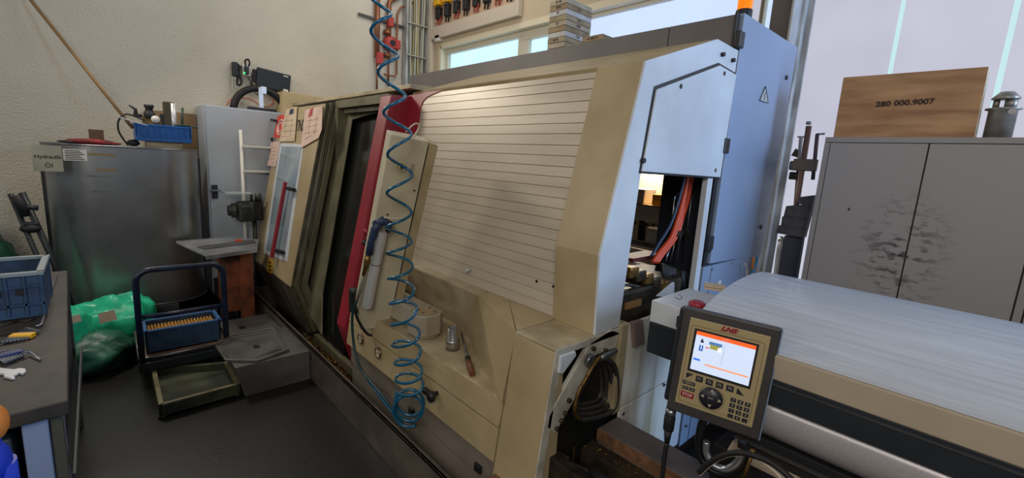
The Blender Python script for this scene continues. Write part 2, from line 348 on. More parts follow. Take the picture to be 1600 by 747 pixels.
MB().lathe((XW + .04, pp.y, pp.z), [(.02, 0), (.085, 0), (.085, .09), (.06, .12), (.02, .12)], (1, 0, 0)).build('pump_body', REDP, t)
MB().cbox((XW + .1, pp.y + .08, pp.z), (.09, .09, .11)).build('terminal_box', REDP, t, .008)
MB().cyl((XW + .16, pp.y, pp.z), (XW + .175, pp.y, pp.z), .035).build('dial', BLACK, t)
MB().cyl((XP, pp.y - .02, pp.z + .11), (XP, pp.y - .02, pp.z + .16), .05).cyl((XP, pp.y - .02, pp.z - .17), (XP, pp.y - .02, pp.z - .12), .05).builds('flange', COPPER, t)
MB().cbox((XW + .09, pp.y + .0, pp.z + .26), (.07, .07, .12)).build('valve_handle', REDP, t, .01)
MB().cbox((XW + .09, wallp(591, 92).y, wallp(591, 92).z), (.07, .08, .14)).build('valve_handle', REDP, t, .01)
a = wallp(561, 21); b = wallp(632, 42)
tag(MB().tube([a + Vector((-.02, 0, 0)), b + Vector((-.02, 0, 0))], .017, 8).build('steel_pipe', mat('dull_grey_pipe', (96, 92, 92), .5)), 'grey steel pipe crossing behind the copper pipes', 'pipe')
# cable tray
a = wallp(632, 60); b = wallp(660, 60)
t = thing('cable_tray', 'galvanised vertical cable tray in the wall corner filled with grey cables', 'cable tray', (XW, (a.y + b.y) / 2, 2.3))
MB().box((XW + .003, a.y - .01, 2.2), (XW + .12, a.y + .01, 4.7)).box((XW + .003, b.y + .03, 2.2), (XW + .12, b.y + .05, 4.7)).box((XW + .003, a.y, 2.2), (XW + .01, b.y + .05, 4.7)).build('tray_channel', GALV, t)
for k in range(13):
    y = a.y + .025 + (b.y - a.y) * k / 13; ph = random.random() * 6; am = .012 + .012 * random.random()
    MB().tube([(XW + .05 + .025 * (k % 3), y + am * math.sin(z * 2.2 + ph), z) for z in [2.2 + .125 * i for i in range(21)]], .0085 + .003 * (k % 3), 6).build('cable', CABLEG if k % 4 else CABLEY, t)
for z in (2.95, 3.35): MB().box((XW + .09, a.y, z), (XW + .135, b.y + .03, z + .012)).build('strap', CABLEG, t)
# small devices on the wall
a = wallp(361, 96); b = wallp(369, 119)
t = thing('wall_adapter', 'small black adapter box on the plaster with a looped black lead', 'adapter', (XW, a.y, b.z))
MB().box((XW, a.y + .01, b.z), (XW + .07, wallp(371, 96).y, a.z)).build('housing', BLACK, t, .006)
MB().tube(smooth([wallp(369, 100), wallp(374, 104), wallp(372, 120), wallp(370, 130), wallp(375, 133), wallp(377, 126), wallp(373, 112), wallp(376, 103)], 6), .011, 8).build('coiled_lead', RUBBER, t)
a = wallp(379, 101); b = wallp(390, 119)
t = thing('power_socket', 'white wall socket with black plug and green lamp between the two black boxes', 'socket', (XW, a.y, b.z))
MB().box((XW, a.y, b.z), (XW + .05, b.y + .01, a.z + .01)).build('faceplate', WHITE, t, .005); MB().box((XW + .05, a.y + .01, b.z + .01), (XW + .09, b.y - .01, b.z + .09)).build('plug', BLACK, t, .006)
lg = wallp(382, 114, XW + .093); MB().sphere((XW + .093, lg.y, lg.z), .008, 10).build('lamp', mat('green_lamp', (60, 255, 130), .4, emis=(60, 255, 130), estr=3), t)
MB().tube(smooth([wallp(384, 104), wallp(383, 95), wallp(388, 93), wallp(390, 99), wallp(388, 104)], 6), .009, 8).tube(smooth([wallp(387, 120), wallp(391, 127), wallp(396, 137)], 5), .007, 6).tube([wallp(392, 129), wallp(396, 139)], .014, 8).build('lead', RUBBER, t)
a = wallp(400, 105); c = wallp(438, 132)
t = thing('wall_router', 'flat black network box on the wall above the tyre', 'network box', (XW, a.y, c.z))
M = frame((XW + .04, wallp(401, 105).y, wallp(401, 105).z), (0, 1, -.10), (0, .1, 1))
MB(M).box((0, -.20, 0), (.34, 0, .05)).build('housing', BLACK, t, .008); MB(M).box((-.035, -.16, -.01), (0, -.03, .03)).build('bracket', RUBBER, t)
MB(M).box((.27, -.185, .05), (.32, -.165, .052)).box((.26, -.03, .05), (.31, -.02, .052)).builds('sticker', WHITE, t)
tag(MB().tube(smooth([wallp(363, 120), wallp(364, 140), wallp(366, 166)], 4), .007, 6).tube(smooth([wallp(367, 120), wallp(368, 140), wallp(369, 166)], 4), .007, 6).build('mains_cable', CABLEG), 'pair of thin grey cables dropping from the black adapter', 'cable')
tag(MB().tube(smooth([wallp(354, 164), wallp(366, 153), wallp(390, 155), wallp(410, 166), wallp(424, 164), wallp(428, 150), wallp(418, 134)], 8), .005, 6).build('orange_lead', ORANGE), 'thin orange lead looping behind the tyre to the network box', 'cable')
tag(MB().tube(smooth([wallp(408, 132), wallp(408, 142), wallp(402, 148), wallp(396, 140)], 5), .004, 6).tube(smooth([wallp(424, 132), wallp(428, 142), wallp(436, 156)], 5), .006, 6).tube(smooth([wallp(430, 133), wallp(432, 145), wallp(434, 152)], 5), .006, 6).build('patch_lead', RUBBER), 'black patch leads hanging from the flat network box', 'cable')

# ------------------------------------------------------------------ lockers and tank by the left wall
XC = -5.26
t = thing('steel_locker', 'pale grey steel locker with black handle behind the tank', 'locker', (XC - .2, 1.4, 0))
MB().box((XW + .01, .795, 0), (XC - .02, 2.15, 2.01)).build('body', LGREY, t, .004)
MB().box((XC - .02, .81, .32), (XC, 1.47, 2.0)).build('door', LGREY, t, .003); MB().box((XC - .02, 1.475, .32), (XC, 2.14, 2.0)).build('door', LGREY, t, .003)
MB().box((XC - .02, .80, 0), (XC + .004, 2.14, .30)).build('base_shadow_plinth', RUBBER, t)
a = at(335, 289, X=XC + .01); b = at(335, 310, X=XC + .01)
MB().box((XC, a.y - .025, b.z), (XC + .015, a.y + .025, a.z)).build('handle_plate', BLACK, t, .003); MB().box((XC + .015, a.y - .05, a.z - .06), (XC + .03, a.y + .05, a.z - .045)).build('lever', STEEL, t)
# tyre-like hose on top
cc = at(407, 176, X=-5.5); r = .24
t = thing('bundled_hose', 'thick black hose arch with chrome bracket on the locker top', 'hose', (-5.5, cc.y, 2.01))
MB().tube(arc((-5.5, cc.y, 2.0), .25, .05, math.pi - .05, 20, (0, 1, 0), (0, 0, 1)), .035, 12).build('hose_arch', RUBBER, t)
MB().box((-5.47, cc.y - .02, 2.03), (-5.45, cc.y + .02, 2.26)).box((-5.45, cc.y + .0, 2.2), (-5.44, cc.y + .05, 2.27)).build('bracket', ALU, t); MB().box((-5.5, cc.y - .13, 2.012), (-5.4, cc.y + .14, 2.05)).build('foot', BLACK, t, .01)
a = at(442, 142, X=-5.35); b = at(440, 168, X=-5.35)
tag(MB().hexa([(-5.35, a.y, 2.01), (-5.35, a.y + .75, 2.01), (-5.65, a.y + .75, 2.01), (-5.65, a.y, 2.01)], [(-5.35, a.y, a.z), (-5.35, a.y + .75, a.z - .02), (-5.65, a.y + .75, a.z - .02), (-5.65, a.y, a.z)]).build('cardboard_box', CARD, bevel=.004), 'beige board box lying on the locker behind the machine roof', 'box')
# brown panel behind crate
tag(MB().box((XW + .01, .38, 0), (XW + .035, .79, 1.93)).build('wooden_board', MDF), 'brown board standing against the wall left of the locker', 'board')
# tank
XT = -4.9; y0t, y1t = -.315, .715; z0t, z1t = .21, 1.575
t = thing('oil_tank', 'big bare sheet steel oil tank with rounded ends', 'tank', ((XT - .3), .2, 0))
R_ = .3
def stadium(r, x0, x1, n=14):
    pts = []
    for i in range(n + 1): a = -math.pi / 2 + math.pi * i / n; pts.append((XT - R_ + r * math.sin(a) if 0 else XT - R_ - r * math.cos(a + math.pi / 2) if 0 else 0, 0))
    return pts
def outline(r):
    ps = []
    for i in range(17): a = math.pi * i / 16; ps.append((XT - R_ + r * math.cos(a), y1t - R_ + r * math.sin(a)))
    for i in range(17): a = math.pi + math.pi * i / 16; ps.append((XT - R_ + r * math.cos(a), y0t + R_ + r * math.sin(a)))
    return ps
b = MB(); ps = outline(R_); nn = len(ps)
b.add([(x, y, z0t) for x, y in ps] + [(x, y, z1t) for x, y in ps], [[i, (i + 1) % nn, nn + (i + 1) % nn, nn + i] for i in range(nn)], True)
b.add([(x, y, z1t) for x, y in ps], [list(range(nn))]); b.add([(x, y, z0t) for x, y in ps], [list(range(nn))])
b.build('shell', TANKM, t)
MB().tube([(x, y, z0t) for x, y in outline(R_ + .004)], .009, 6, closed=True).tube([(x, y, z1t) for x, y in ps], .007, 6, closed=True).builds('rim', STEEL, t)
MB().box((XT - .52, y0t + .1, .02), (XT + .04, y0t + .32, .2)).box((XT - .52, y1t - .25, .02), (XT + .04, y1t + .04, .2)).box((XT - .52, y0t + .1, .15), (XT + .04, y1t + .04, .2)).box((XT - .52, y0t + .1, .0), (XT + .05, y1t + .06, .03)).build('base_frame', DARKGREY, t)
MB().box((XT - .35, y0t - .012, .3), (XT - .25, y0t + .02, 1.5)).box((XT - .33, y1t - .02, .0), (XT - .27, y1t + .012, 1.5)).builds('edge_strap', RAILB, t)
SIGN = mat('faded_sign_card', (176, 172, 152), .6, rgb2=(150, 146, 128), scale=5)
a = at(47, 226, X=XT); c = at(97, 268, X=XT)
s1 = tag(MB().box((XT + .012, -.345, c.z), (XT + .018, -.185, a.z - .0)).build('paper_sign', SIGN), 'faded beige card marked hydraulic oil taped to the tank corner', 'sign')
Ms = frame((XT + .019, -.262, 1.475), (0, 1, 0), (0, 0, 1)); text('lettering', 'Hydraulik', .037, Ms, INK, s1, bold=.0006)
text('lettering', 'Öl', .045, frame((XT + .019, -.262, 1.41), (0, 1, 0), (0, 0, 1)), INK, s1, bold=.0006)
s2 = tag(MB().box((XT + .004, -.18, 1.452), (XT + .008, -.045, 1.54)).build('data_label', WHITE), 'small white data label with rows of print beside the beige card', 'label')
for k in range(6): MB().box((XT + .009, -.172 + .004 * (k % 2), 1.46 + .013 * k), (XT + .0095, -.06 - .012 * (k % 3), 1.466 + .013 * k)).build('print_line', INK, s2)
TAPE = mat('old_brown_tape', (142, 120, 70), .6)
for (ya, yb, z) in ((-.04, .12, 1.50), (.0, .12, 1.38), (-.06, .08, 1.33), (-.04, .08, 1.21)):
    tag(MB().box((XT, ya, z), (XT + .003, yb, z + .016)).build('tape_strip', TAPE if z > 1.35 else TANKM), 'strip of old tape on the tank at height %.0f cm' % (z * 100) if 0 else {1.50: 'topmost strip of brown tape on the tank front', 1.38: 'second strip of brown tape from the tank top', 1.33: 'dull grey tape strip below the brown ones on the tank', 1.21: 'lowest dull grey tape strip on the tank front'}[z], 'tape')
# things on the tank
zt = z1t + .008
tag(MB().cbox((-5.05, .02, zt + .06), (.1, .09, .12)).build('wood_block', mat('dark_wood_block', (82, 62, 44), .7, rgb2=(110, 84, 60), scale=10), bevel=.003), 'small dark wooden block standing on the tank', 'block')
b = MB(); b.sphere((-5.0, -.02, zt + .02), .1, 20, (.7, 1.5, .26)); b.sphere((-5.0, .06, zt + .014), .07, 16, (.9, 1.6, .2))
tag(b.build('red_cloth', mat('red_cloth', (150, 40, 44), .8, rgb2=(90, 26, 28), scale=12, bump=.5, bscale=30)), 'crumpled red cloth lying on the tank left of the block', 'cloth')
b = MB(); b.sphere((-5.0, -.13, zt + .012), .07, 16, (.8, 1.2, .18)); tag(b.build('dark_rag', DARK), 'flat dark rag at the left end of the tank top', 'rag')
def crate(name, x0, x1, y0, y1, z0, z1, m, label, nrib=8, wall=.008, faces='XY', group=None):
    t = thing(name, label, 'crate', ((x0 + x1) / 2, (y0 + y1) / 2, z0), group)
    b = MB().box((x0, y0, z0), (x1, y1, z0 + .008)).box((x0, y0, z0), (x1, y0 + wall, z1)).box((x0, y1 - wall, z0), (x1, y1, z1)).box((x0, y0, z0), (x0 + wall, y1, z1)).box((x1 - wall, y0, z0), (x1, y1, z1))
    b.build('shell', m, t)
    r = MB(); e = .010
    r.box((x0 - e, y0 - e, z1 - .012), (x1 + e, y0 + wall, z1 + .004)).box((x0 - e, y1 - wall, z1 - .012), (x1 + e, y1 + e, z1 + .004)).box((x0 - e, y0, z1 - .012), (x0 + wall, y1, z1 + .004)).box((x1 - wall, y0, z1 - .012), (x1 + e, y1, z1 + .004))
    r.build('rim', m, t, .002)
    h = z1 - z0
    for i in range(nrib + 1):
        y = y0 + (y1 - y0) * i / nrib; MB().box((x1, y - .003, z0 + h * .3), (x1 + e, y + .003, z1 - .01)).build('rib', m, t)
    MB().box((x1, y0, z0 + h * .28), (x1 + e, y1, z0 + h * .34)).box((x1, y0, z0 + .004), (x1 + e * .6, y1, z0 + h * .28)).build('lower_band', m, t)
    return t
crate('storage_crate', -5.2, -4.93, .262, .64, zt + .052, zt + .19, BLUEC, 'bright blue ribbed plastic crate on top of the tank', 9)
tag(MB().box((-5.15, .33, zt), (-4.97, .58, zt + .05)).build('wood_block', WOODP, bevel=.003), 'pale wooden block under the bright blue crate', 'block')
zc = zt + .19
t = thing('pressure_regulator', 'black air regulator with round gauge standing in the bright blue crate', 'regulator', (-5.05, .37, zt + .06))
yr = .37
MB().box((-5.09, yr - .05, zt + .07), (-5.03, yr + .08, zc + .07)).build('brass_body', BRASS, t, .006)
MB().lathe((-5.05, yr + .0, zc + .05), [(.0, 0), (.04, 0), (.04, .05), (.026, .06), (.026, .09), (.034, .095), (.034, .12), (0, .12)]).build('adjuster', BLACK, t)
MB().lathe((-5.02, yr + .035, zc + .05), [(0, 0), (.03, 0), (.03, .02), (0, .02)], (1, 0, 0)).build('gauge', WHITE, t)
MB().tube([(-5.05, yr - .05, zc + .07), (-5.05, yr - .11, zc + .075)], .014, 8).tube([(-5.05, yr - .09, zc + .07), (-5.05, yr - .09, zc + .12), (-5.05, yr - .13, zc + .15)], [.015, .012, .008], 8).cyl((-5.05, yr + .09, zc), (-5.05, yr + .09, zc + .09), .012).builds('valve', BLACK, t)
t = thing('pneumatic_cylinder', 'upright dark metal cylinder with chrome side standing in the bright blue crate', 'cylinder', (-5.05, .47, zt + .06))
MB().box((-5.09, .465, zt + .07), (-5.02, .545, zc + .21)).build('barrel', mat('bronze_housing', (92, 80, 62), .35, .7), t, .012); MB().cyl((-5.03, .535, zt + .08), (-5.03, .535, zc + .2), .02).build('rod', ALU, t)
MB().box((-5.08, .44, zc + .0), (-5.03, .47, zc + .10)).build('port_block', BLACK, t, .004)
tag(MB().tube([(-5.0, .585, zt + .16), (-5.02, .6, zc + .17)], .010, 8).sphere((-5.0, .59, zc + .015), .05, 14, (.6, 1.2, .25)).tube([(-5.0, .55, zc + .01), (-5.0, .70, zc + .004)], .006, 6).build('bent_rod', mat('dark_green_metal', (50, 64, 56), .5, .4)), 'dark green rod leaning in the right end of the bright blue crate', 'rod')
tag(MB(frame((-4.97, .15, zc + .045), (0, 1, -.28), (1, 0, 0))).box((0, -.03, -.005), (.2, .05, .004)).build('white_strip', WHITE), 'white flat strip sticking out over the crate to the left', 'strip')
tag(MB().tube(smooth([(-4.96, .33, zc + .03), (-4.95, .22, zc + .07), (-4.94, .165, zc + .02), (-4.94, .155, zc - .06), (-4.95, .18, zc - .13), (-4.95, .21, zt + .006)], 6), .007, 8).build('air_line', RUBBER), 'thin dark air line hanging in an arc off the crate', 'hose')
tag(MB().sphere((-5.0, .245, zt + .03), .035, 14, (1, 1.3, .8)).build('hose_fitting', BLACK), 'black fitting lying under the left corner of the bright blue crate', 'fitting')
# diagonal rod
a = at(48, 0, X=-5.6); b = at(207, 200, X=-5.1); d = (a - b)
tag(MB().tube([b, a + d * .13], .013, 8).build('diagonal_pole', mat('bamboo_pole', (150, 118, 76), .6)), 'thin brown pole leaning diagonally up the plaster from the crate', 'pole')
# hand truck at left of tank
t = thing('hand_truck', 'dark hand truck frame leaning left of the tank', 'hand truck', (-4.8, -.5, 0))
a = at(16, 303, X=-4.85); b = at(57, 398, X=-4.75)
MB().tube([a, b, b + (b - a) * 1.2], .016, 8).tube([a + Vector((-.1, .05, 0)), b + Vector((-.1, .06, 0)), b + (b - a) * 1.2 + Vector((-.1, .06, 0))], .02, 8).build('frame', RAILB, t)
MB().tube([at(36, 323, X=-4.8), at(60, 325, X=-4.8)], .02, 8).tube([at(36, 350, X=-4.8), at(62, 350, X=-4.8)], .016, 8).builds('cross_bar', RAILB, t)
MB().tube([at(22, 306, X=-4.8), at(34, 320, X=-4.8), at(40, 338, X=-4.8)], .028, 8).build('grip', RUBBER, t)
MB().sphere(at(48, 357, X=-4.8), .05, 14, (1, 1.2, .7)).build('bracket_knob', RUBBER, t)
# lathe-side milling head, white rack, rusty cart
t = thing('white_rack', 'white tubular ladder rack leaning on the locker beside the machine', 'rack', (-4.95, 1.15, 0))
a = at(376, 203, X=-5.22); b = at(384, 378, X=-5.16)
zb = 0.0
MB().tube([(-5.22, a.y, a.z), (-5.16, b.y, b.z), (-5.13, b.y + .02, zb)], .016, 8).tube([(-5.22, a.y + .45, a.z), (-5.16, b.y + .45, b.z), (-5.13, b.y + .47, zb)], .016, 8).builds('upright', WHITE, t)
for v0, nm in ((228, 0), (267, 1)):
    q = at(385, v0, X=-5.2); MB().box((q.x - .03, a.y, q.z - .012), (q.x + .03, a.y + .46, q.z + .008)).build('shelf', WHITE, t)
t = thing('milling_head', 'dark grey cast gearbox head showing beside the left machine door', 'gearbox', (-5.0, .95, .9))
c = at(383, 330, X=-5.0)
CAST = mat('dark_cast_iron', (52, 54, 50), .45, .4, rgb2=(78, 78, 70), scale=14, bump=.2, bscale=40)
MB().cbox((c.x, c.y, c.z), (.14, .15, .2)).build('housing', CAST, t, .03, seg=3)
MB().lathe((c.x, c.y - .085, c.z + .01), [(0, -.06), (.05, -.06), (.05, -.03), (.07, -.03), (.07, 0)], (0, 1, 0)).build('end_cover', CAST, t)
MB().cbox((c.x + .085, c.y + .02, c.z - .03), (.02, .09, .08)).build('front_cover', BLACK, t, .008)
MB().cbox((c.x + .08, c.y + .0, c.z + .06), (.03, .10, .02)).build('name_plate', STEEL, t)
MB().cbox((c.x - .05, c.y + .10, c.z), (.12, .12, .2)).build('motor', BLACK, t, .02)
MB().cyl((c.x - .05, c.y + .09, 0.0), (c.x - .05, c.y + .09, c.z - .1), .02).build('column', CAST, t)
zp = at(360, 303, X=-4.9).z
MB().box((-5.1, at(353, 298, X=-4.9).y, zp - .004), (-4.9, at(353, 298, X=-4.9).y + .22, zp + .004)).build('glass_shelf', mat('pale_glass_plate', (190, 200, 196), .15, .1), t)
MB().cyl((c.x, c.y + .06, c.z + .1), (c.x, c.y + .06, zp - .006), .012).cyl((c.x, c.y + .12, c.z + .1), (c.x, c.y + .12, zp - .006), .03).build('support', CAST, t)
t = thing('scrap_cart', 'rusty orange steel cart on castors left of the machine', 'cart', (-4.45, .85, 0))
yl = .69
a = at(358, 392, X=-4.2); 
MB().box((-4.85, .77, .20), (-4.40, .95, .755)).build('bin', RUSTY, t, .004)
MB().box((-4.405, .86, .10), (-4.37, .965, .76)).build('corner_plate', RUSTY, t, .004)
MB().box((-4.87, .75, .655), (-4.385, .97, .762)).build('upper_collar', mat('dark_rust', (84, 56, 40), .6, .2, rgb2=(56, 40, 32), scale=10), t, .004)
MB().box((-4.40, .78, .42), (-4.385, .86, .46)).build('stiffener', RUSTY, t)
for x, y in ((-4.45, .9), (-4.78, .9), (-4.78, .80)):
    w = MB().lathe((x, y - .02, .06), [(0, 0), (.06, 0), (.06, .04), (0, .04)], (0, 1, 0)).build('castor', RUBBER, t); MB().box((x - .03, y - .03, .07), (x + .03, y + .03, .22)).build('fork', STEEL, w)
a = at(275, 378, Z=.86); b = at(322, 399, Z=.86)
MB
P_ = [at(275, 379, Z=.774), at(321, 400, Z=.774), at(402, 389, Z=.774), at(404, 374, Z=.774), at(368, 371, Z=.774)]
tag(MB().slab([p for p in P_], (0, 0, -.008)).slab([P_[1] + Vector((0, 0, -.008)), P_[2] + Vector((0, 0, -.008)), P_[2] + Vector((0, 0, -.03)), P_[1] + Vector((0, 0, -.03))], (-.006, 0, 0)).slab([P_[0] + Vector((0, 0, .0)), P_[4] + Vector((0, 0, .0)), P_[4] + Vector((0, 0, .012)), P_[0] + Vector((0, 0, .012))], (-.006, 0, 0)).build('sheet_plate', mat('bright_sheet', (176, 178, 182), .3, .5, rgb2=(140, 142, 146), scale=5)), 'shiny sheet metal plate lying across the rusty cart', 'plate')
tag(MB().slab([at(308, 386, Z=.775), at(318, 390, Z=.775), at(400, 380, Z=.775), at(396, 375, Z=.775)], (0, 0, .006)).build('steel_strip', DARKGREY), 'darker steel strip lying on the sheet metal plate', 'strip')
q = at(373, 376, Z=.782); tag(MB().cbox(q, (.06, .05, .012)).build('orange_tag', ORANGE), 'small orange tag on the sheet metal plate', 'tag')

# ------------------------------------------------------------------ LATHE
X1 = -1.0
lt = thing('turning_lathe', 'large cream CNC turning machine with red sliding door and slatted shutter', 'lathe', (-2.4, 1.8, 0))
def prt(mb, name, m, bev=.004, par=None): return mb.build(name, m, par or lt, bev)
def YS(z): return 1.438 + .146 * (z - .985)
def YF(z): return 1.131 + .2 * (z - .5)
# chip tray along the front
prt(MB().box((-4.95, 1.045, 0), (X1 + .0, 1.06, .24)).box((-4.95, 1.045, .225), (X1, 1.075, .24)), 'tray_front', TRAYM, .002)
prt(MB().box((-4.95, 1.06, .015), (X1, 1.5, .03)), 'tray_floor', GREASE, 0)
prt(MB().box((-4.95, 1.045, 0), (-4.94, 1.5, .24)), 'tray_end', TRAYM, .002)
prt(MB().box((-4.0, 1.105, .03), (X1, 1.12, .10)), 'tray_rail', SEAL, 0)
# brass chips
rnd = random.Random(3); b = MB()
for i in range(2600):
    x = rnd.uniform(-3.85, -2.35); y = rnd.uniform(1.14, 1.24); z = .035 + rnd.random() * .05; s = .006 + .008 * rnd.random()
    d = [Vector((rnd.uniform(-1, 1), rnd.uniform(-1, 1), rnd.uniform(-1, 1))) * s for _ in range(3)]; c = Vector((x, y, z))
    b.add([c + d[0], c + d[1], c + d[2]], [(0, 1, 2)])
o = prt(b, 'metal_chips', CHIPS, 0); o['kind'] = 'stuff'; lab(o, 'brass coloured turning chips')
# right lower body
xL = -2.70
prt(MB().box((xL, 1.15, .04), (-1.22, 1.20, .285)), 'lower_skirt', TAUPE, .002)
prt(MB().box((xL, 1.142, .29), (-1.22, 1.19, .425)), 'upper_skirt', TAUPE, .002)
gp = prt(MB().prism([(1.112, .43), (1.13, .572), (1.19, .572), (1.19, .43)], 'X', at(613, 575, Y=1.12).x - .002, xL), 'gauge_panel', CREAM, .002)
jx = at(613, 575, Y=1.12).x
prt(MB().prism([(1.112, .43), (1.13, .572), (1.19, .572), (1.19, .43)], 'X', -1.225, jx + .002), 'front_panel', CREAM, .002)
MBx = None
col_gauges = []
RIM = mat('gauge_rim', (120, 100, 84), .35, .6); DIAL = mat('gauge_dial', (206, 192, 164), .6)
for u, v in ((563.5, 529.5), (591, 551.5)):
    c = at(u, v, Y=1.118); g = MB().lathe((c.x, 1.123, c.z), [(.033, 0), (.033, -.012), (.027, -.014), (.026, -.008), (0, -.008)], (0, 1, 0)).build('pressure_gauge', RIM, gp)
    MB().lathe((c.x, 1.123, c.z), [(.0, -.0085), (.0255, -.0085)], (0, 1, 0)).box((c.x - .001, 1.112, c.z - .002), (c.x + .001, 1.113, c.z + .0)).build('dial', DIAL, gp)
    MB(frame((c.x, 1.111, c.z), (1, 0, .9), (-.9, 0, 1))).box((-.014, -.0015, 0), (.016, .0015, .001)).build('needle', BLACK, gp)
# service ledge and recess
prt(MB().prism([(1.13, .580), (1.15, .688), (1.20, .688), (1.20, .58)], 'X', -1.225, xL), 'ledge_fascia', CREAM, .002)
prt(MB().box((xL, 1.15, .655), (-1.225, 1.52, .69)), 'service_shelf', CREAMD, .003)
prt(MB().hexa([(xL, 1.49, .69), (-1.95, 1.49, .69), (-1.95, 1.6, .69), (xL, 1.6, .69)], [(xL, 1.365, .985), (-1.687, 1.365, .985), (-1.687, 1.6, .985), (xL, 1.6, .985)]), 'recess_back', CREAMD, .002)
A_ = at(780, 627, Z=.69); B_ = at(725, 513, Z=.69); Cc = at(746, 460, Z=.985); D_ = at(807, 517, Z=.985)
prt(MB().add([A_, B_, Cc, D_, (-1.225, 1.55, .69), (-1.225, 1.55, .985), (-1.68, 1.55, .985), (-1.95, 1.55, .69), (-1.222, 1.136, .69), (-1.222, 1.19, .985)],
    [(0, 1, 2), (0, 2, 3), (2, 6, 5, 9, 3), (0, 3, 9, 8), (8, 9, 5, 4), (1, 7, 6, 2), (0, 8, 4, 7, 1)]), 'recess_cheek', CREAM, 0)
prt(MB().box((-2.62, 1.365, .975), (-1.687, 1.45, .988)), 'upper_ledge', CREAMD, .002)
# arm housing on shelf
hz = .69
prt(MB().prism([(-2.62, 1.22), (-2.09, 1.22), (-2.05, 1.18), (-1.97, 1.18), (-1.93, 1.22), (-1.93, 1.31), (-1.97, 1.35), (-2.05, 1.35), (-2.62, 1.35)], 'Z', hz + .012, hz + .13), 'console_arm', mat('warm_grey_casting', (176, 168, 150), .45, rgb2=(160, 150, 132), scale=6), .008)
prt(MB().cyl((-2.0, 1.265, hz), (-2.0, 1.265, hz + .012), .07, seg=28), 'arm_base', CREAM, 0)
prt(MB().cyl((-2.0, 1.265, hz + .13), (-2.0, 1.265, hz + .137), .06, seg=28), 'arm_cap', CREAM, .002)
for k in range(4):
    a = k * math.pi / 2 + .6; prt(MB().cyl((-2.0 + .045 * math.cos(a), 1.265 + .045 * math.sin(a), hz + .137), (-2.0 + .045 * math.cos(a), 1.265 + .045 * math.sin(a), hz + .141), .007, seg=8), 'cap_screw', RIM, 0)
# right front block
prt(MB().prism([(1.055, -.0), (1.055, .1), (1.121, .494), (1.182, .975), (1.60, .975), (1.60, .96), (1.24, .96), (1.24, 0)], 'X', X1, -1.217), 'front_block', CREAM, .005)
prt(MB().box((-1.217, 1.182, .972), (X1 + .0, 1.62, .986)), 'block_top', CREAMD, .004)
# latches & knob
for u, v in ((644, 642), (748, 731)):
    c = at(u, v, Y=1.14); prt(MB().box((c.x - .022, 1.128, c.z - .018), (c.x + .022, 1.145, c.z + .018)), 'latch', BLACK, .003)
c = at(676, 617, Y=1.10)
k = prt(MB().sphere((c.x + .01, 1.085, c.z), .026, 16, (1, .8, 1.1)).sphere((c.x - .03, 1.08, c.z + .012), .022, 14, (1.6, .7, .8)).cyl((c.x, 1.09, c.z), (c.x, 1.13, c.z), .012), 'knob', BLACK, 0)
# shutter
za, zb_ = .985, 2.058; xs0, xs1 = -2.75, -1.232
prt(MB().prism([(YS(za) + .012, za), (YS(zb_) + .012, zb_), (YS(zb_) + .03, zb_), (YS(za) + .03, za)], 'X', xs0, xs1), 'shutter_backing', RUBBER, 0)
tops = [.985, 1.031, 1.078, 1.125, 1.172, 1.219, 1.266, 1.313, 1.36, 1.407, 1.454, 1.501, 1.548, 1.594, 1.64, 1.688, 1.735, 1.786, 1.832, 1.878, 1.926, 1.975, 2.018, 2.056]
for z0, z1 in zip(tops[:-1], tops[1:]):
    a, b = z0 + .0006, z1 - .0006
    MB().prism([(YS(a) + .002, a), (YS(a), a + .0012), (YS(b), b - .0012), (YS(b) + .002, b), (YS(b) + .013, b), (YS(a) + .013, a)], 'X', xs0, xs1).build('slat', SLAT, lt)
c = at(738, 421, Y=1.46); c2 = c
k = prt(MB().cyl((c.x, YS(c.z) - .001, c.z), (c.x, YS(c.z) - .03, c.z), .007).cyl((c.x, YS(c.z) - .03, c.z), (c.x, YS(c.z) - .035, c.z), .012), 'pull_pin', ALU, 0)
for u, v in ((837, 440), (863, 448)):
    c = at(u, v, Y=1.45); prt(MB().cyl((c.x, YS(c.z) - .002, c.z), (c.x, YS(c.z) + .001, c.z), .007, seg=12), 'rivet', BLACK, 0)
# pillar: front face leaning, kinked at z=1.313
pil = [(1.418, .986), (1.401, 1.313), (1.577, 2.059), (2.152, 2.261), (2.39, 2.258), (2.36, 2.0), (2.05, 2.0), (1.66, 1.93), (1.60, 1.61), (1.585, 1.0), (1.585, .986)]
prt(MB().prism([(1.418, .986), (1.401, 1.313), (1.577, 2.059), (1.70, 2.10), (1.52, 1.313), (1.52, .986)], 'X', X1 - .012, -1.231), 'front_pillar', CREAM, .003)
prt(MB().add([(X1, y, z) for y, z in [(1.418, .986), (1.401, 1.313), (1.577, 2.059), (2.152, 2.261), (2.39, 2.258), (2.37, 1.64), (1.625, 1.64), (1.583, .99)]] + [(X1 - .012, y, z) for y, z in [(1.418, .986), (1.401, 1.313), (1.577, 2.059), (2.152, 2.261), (2.39, 2.258), (2.37, 1.64), (1.625, 1.64), (1.583, .99)]],
    [list(range(8)), list(range(8, 16))[::-1]] + [[i, 8 + i, 8 + (i + 1) % 8, (i + 1) % 8] for i in range(8)]), 'side_frame', WHITEP, .002)
c = at(906, 393, Y=1.41)
prt(MB().lathe((c.x, 1.415, c.z), [(.017, .01), (.017, -.006), (.011, -.009), (0, -.009)], (0, 1, 0)), 'plug_cap', mat('grey_cap', (128, 122, 116), .4), 0)
hz_ = [(1.659, 1.965), (2.186, 2.150), (2.377, 2.140), (2.355, 1.633), (1.616, 1.641)]
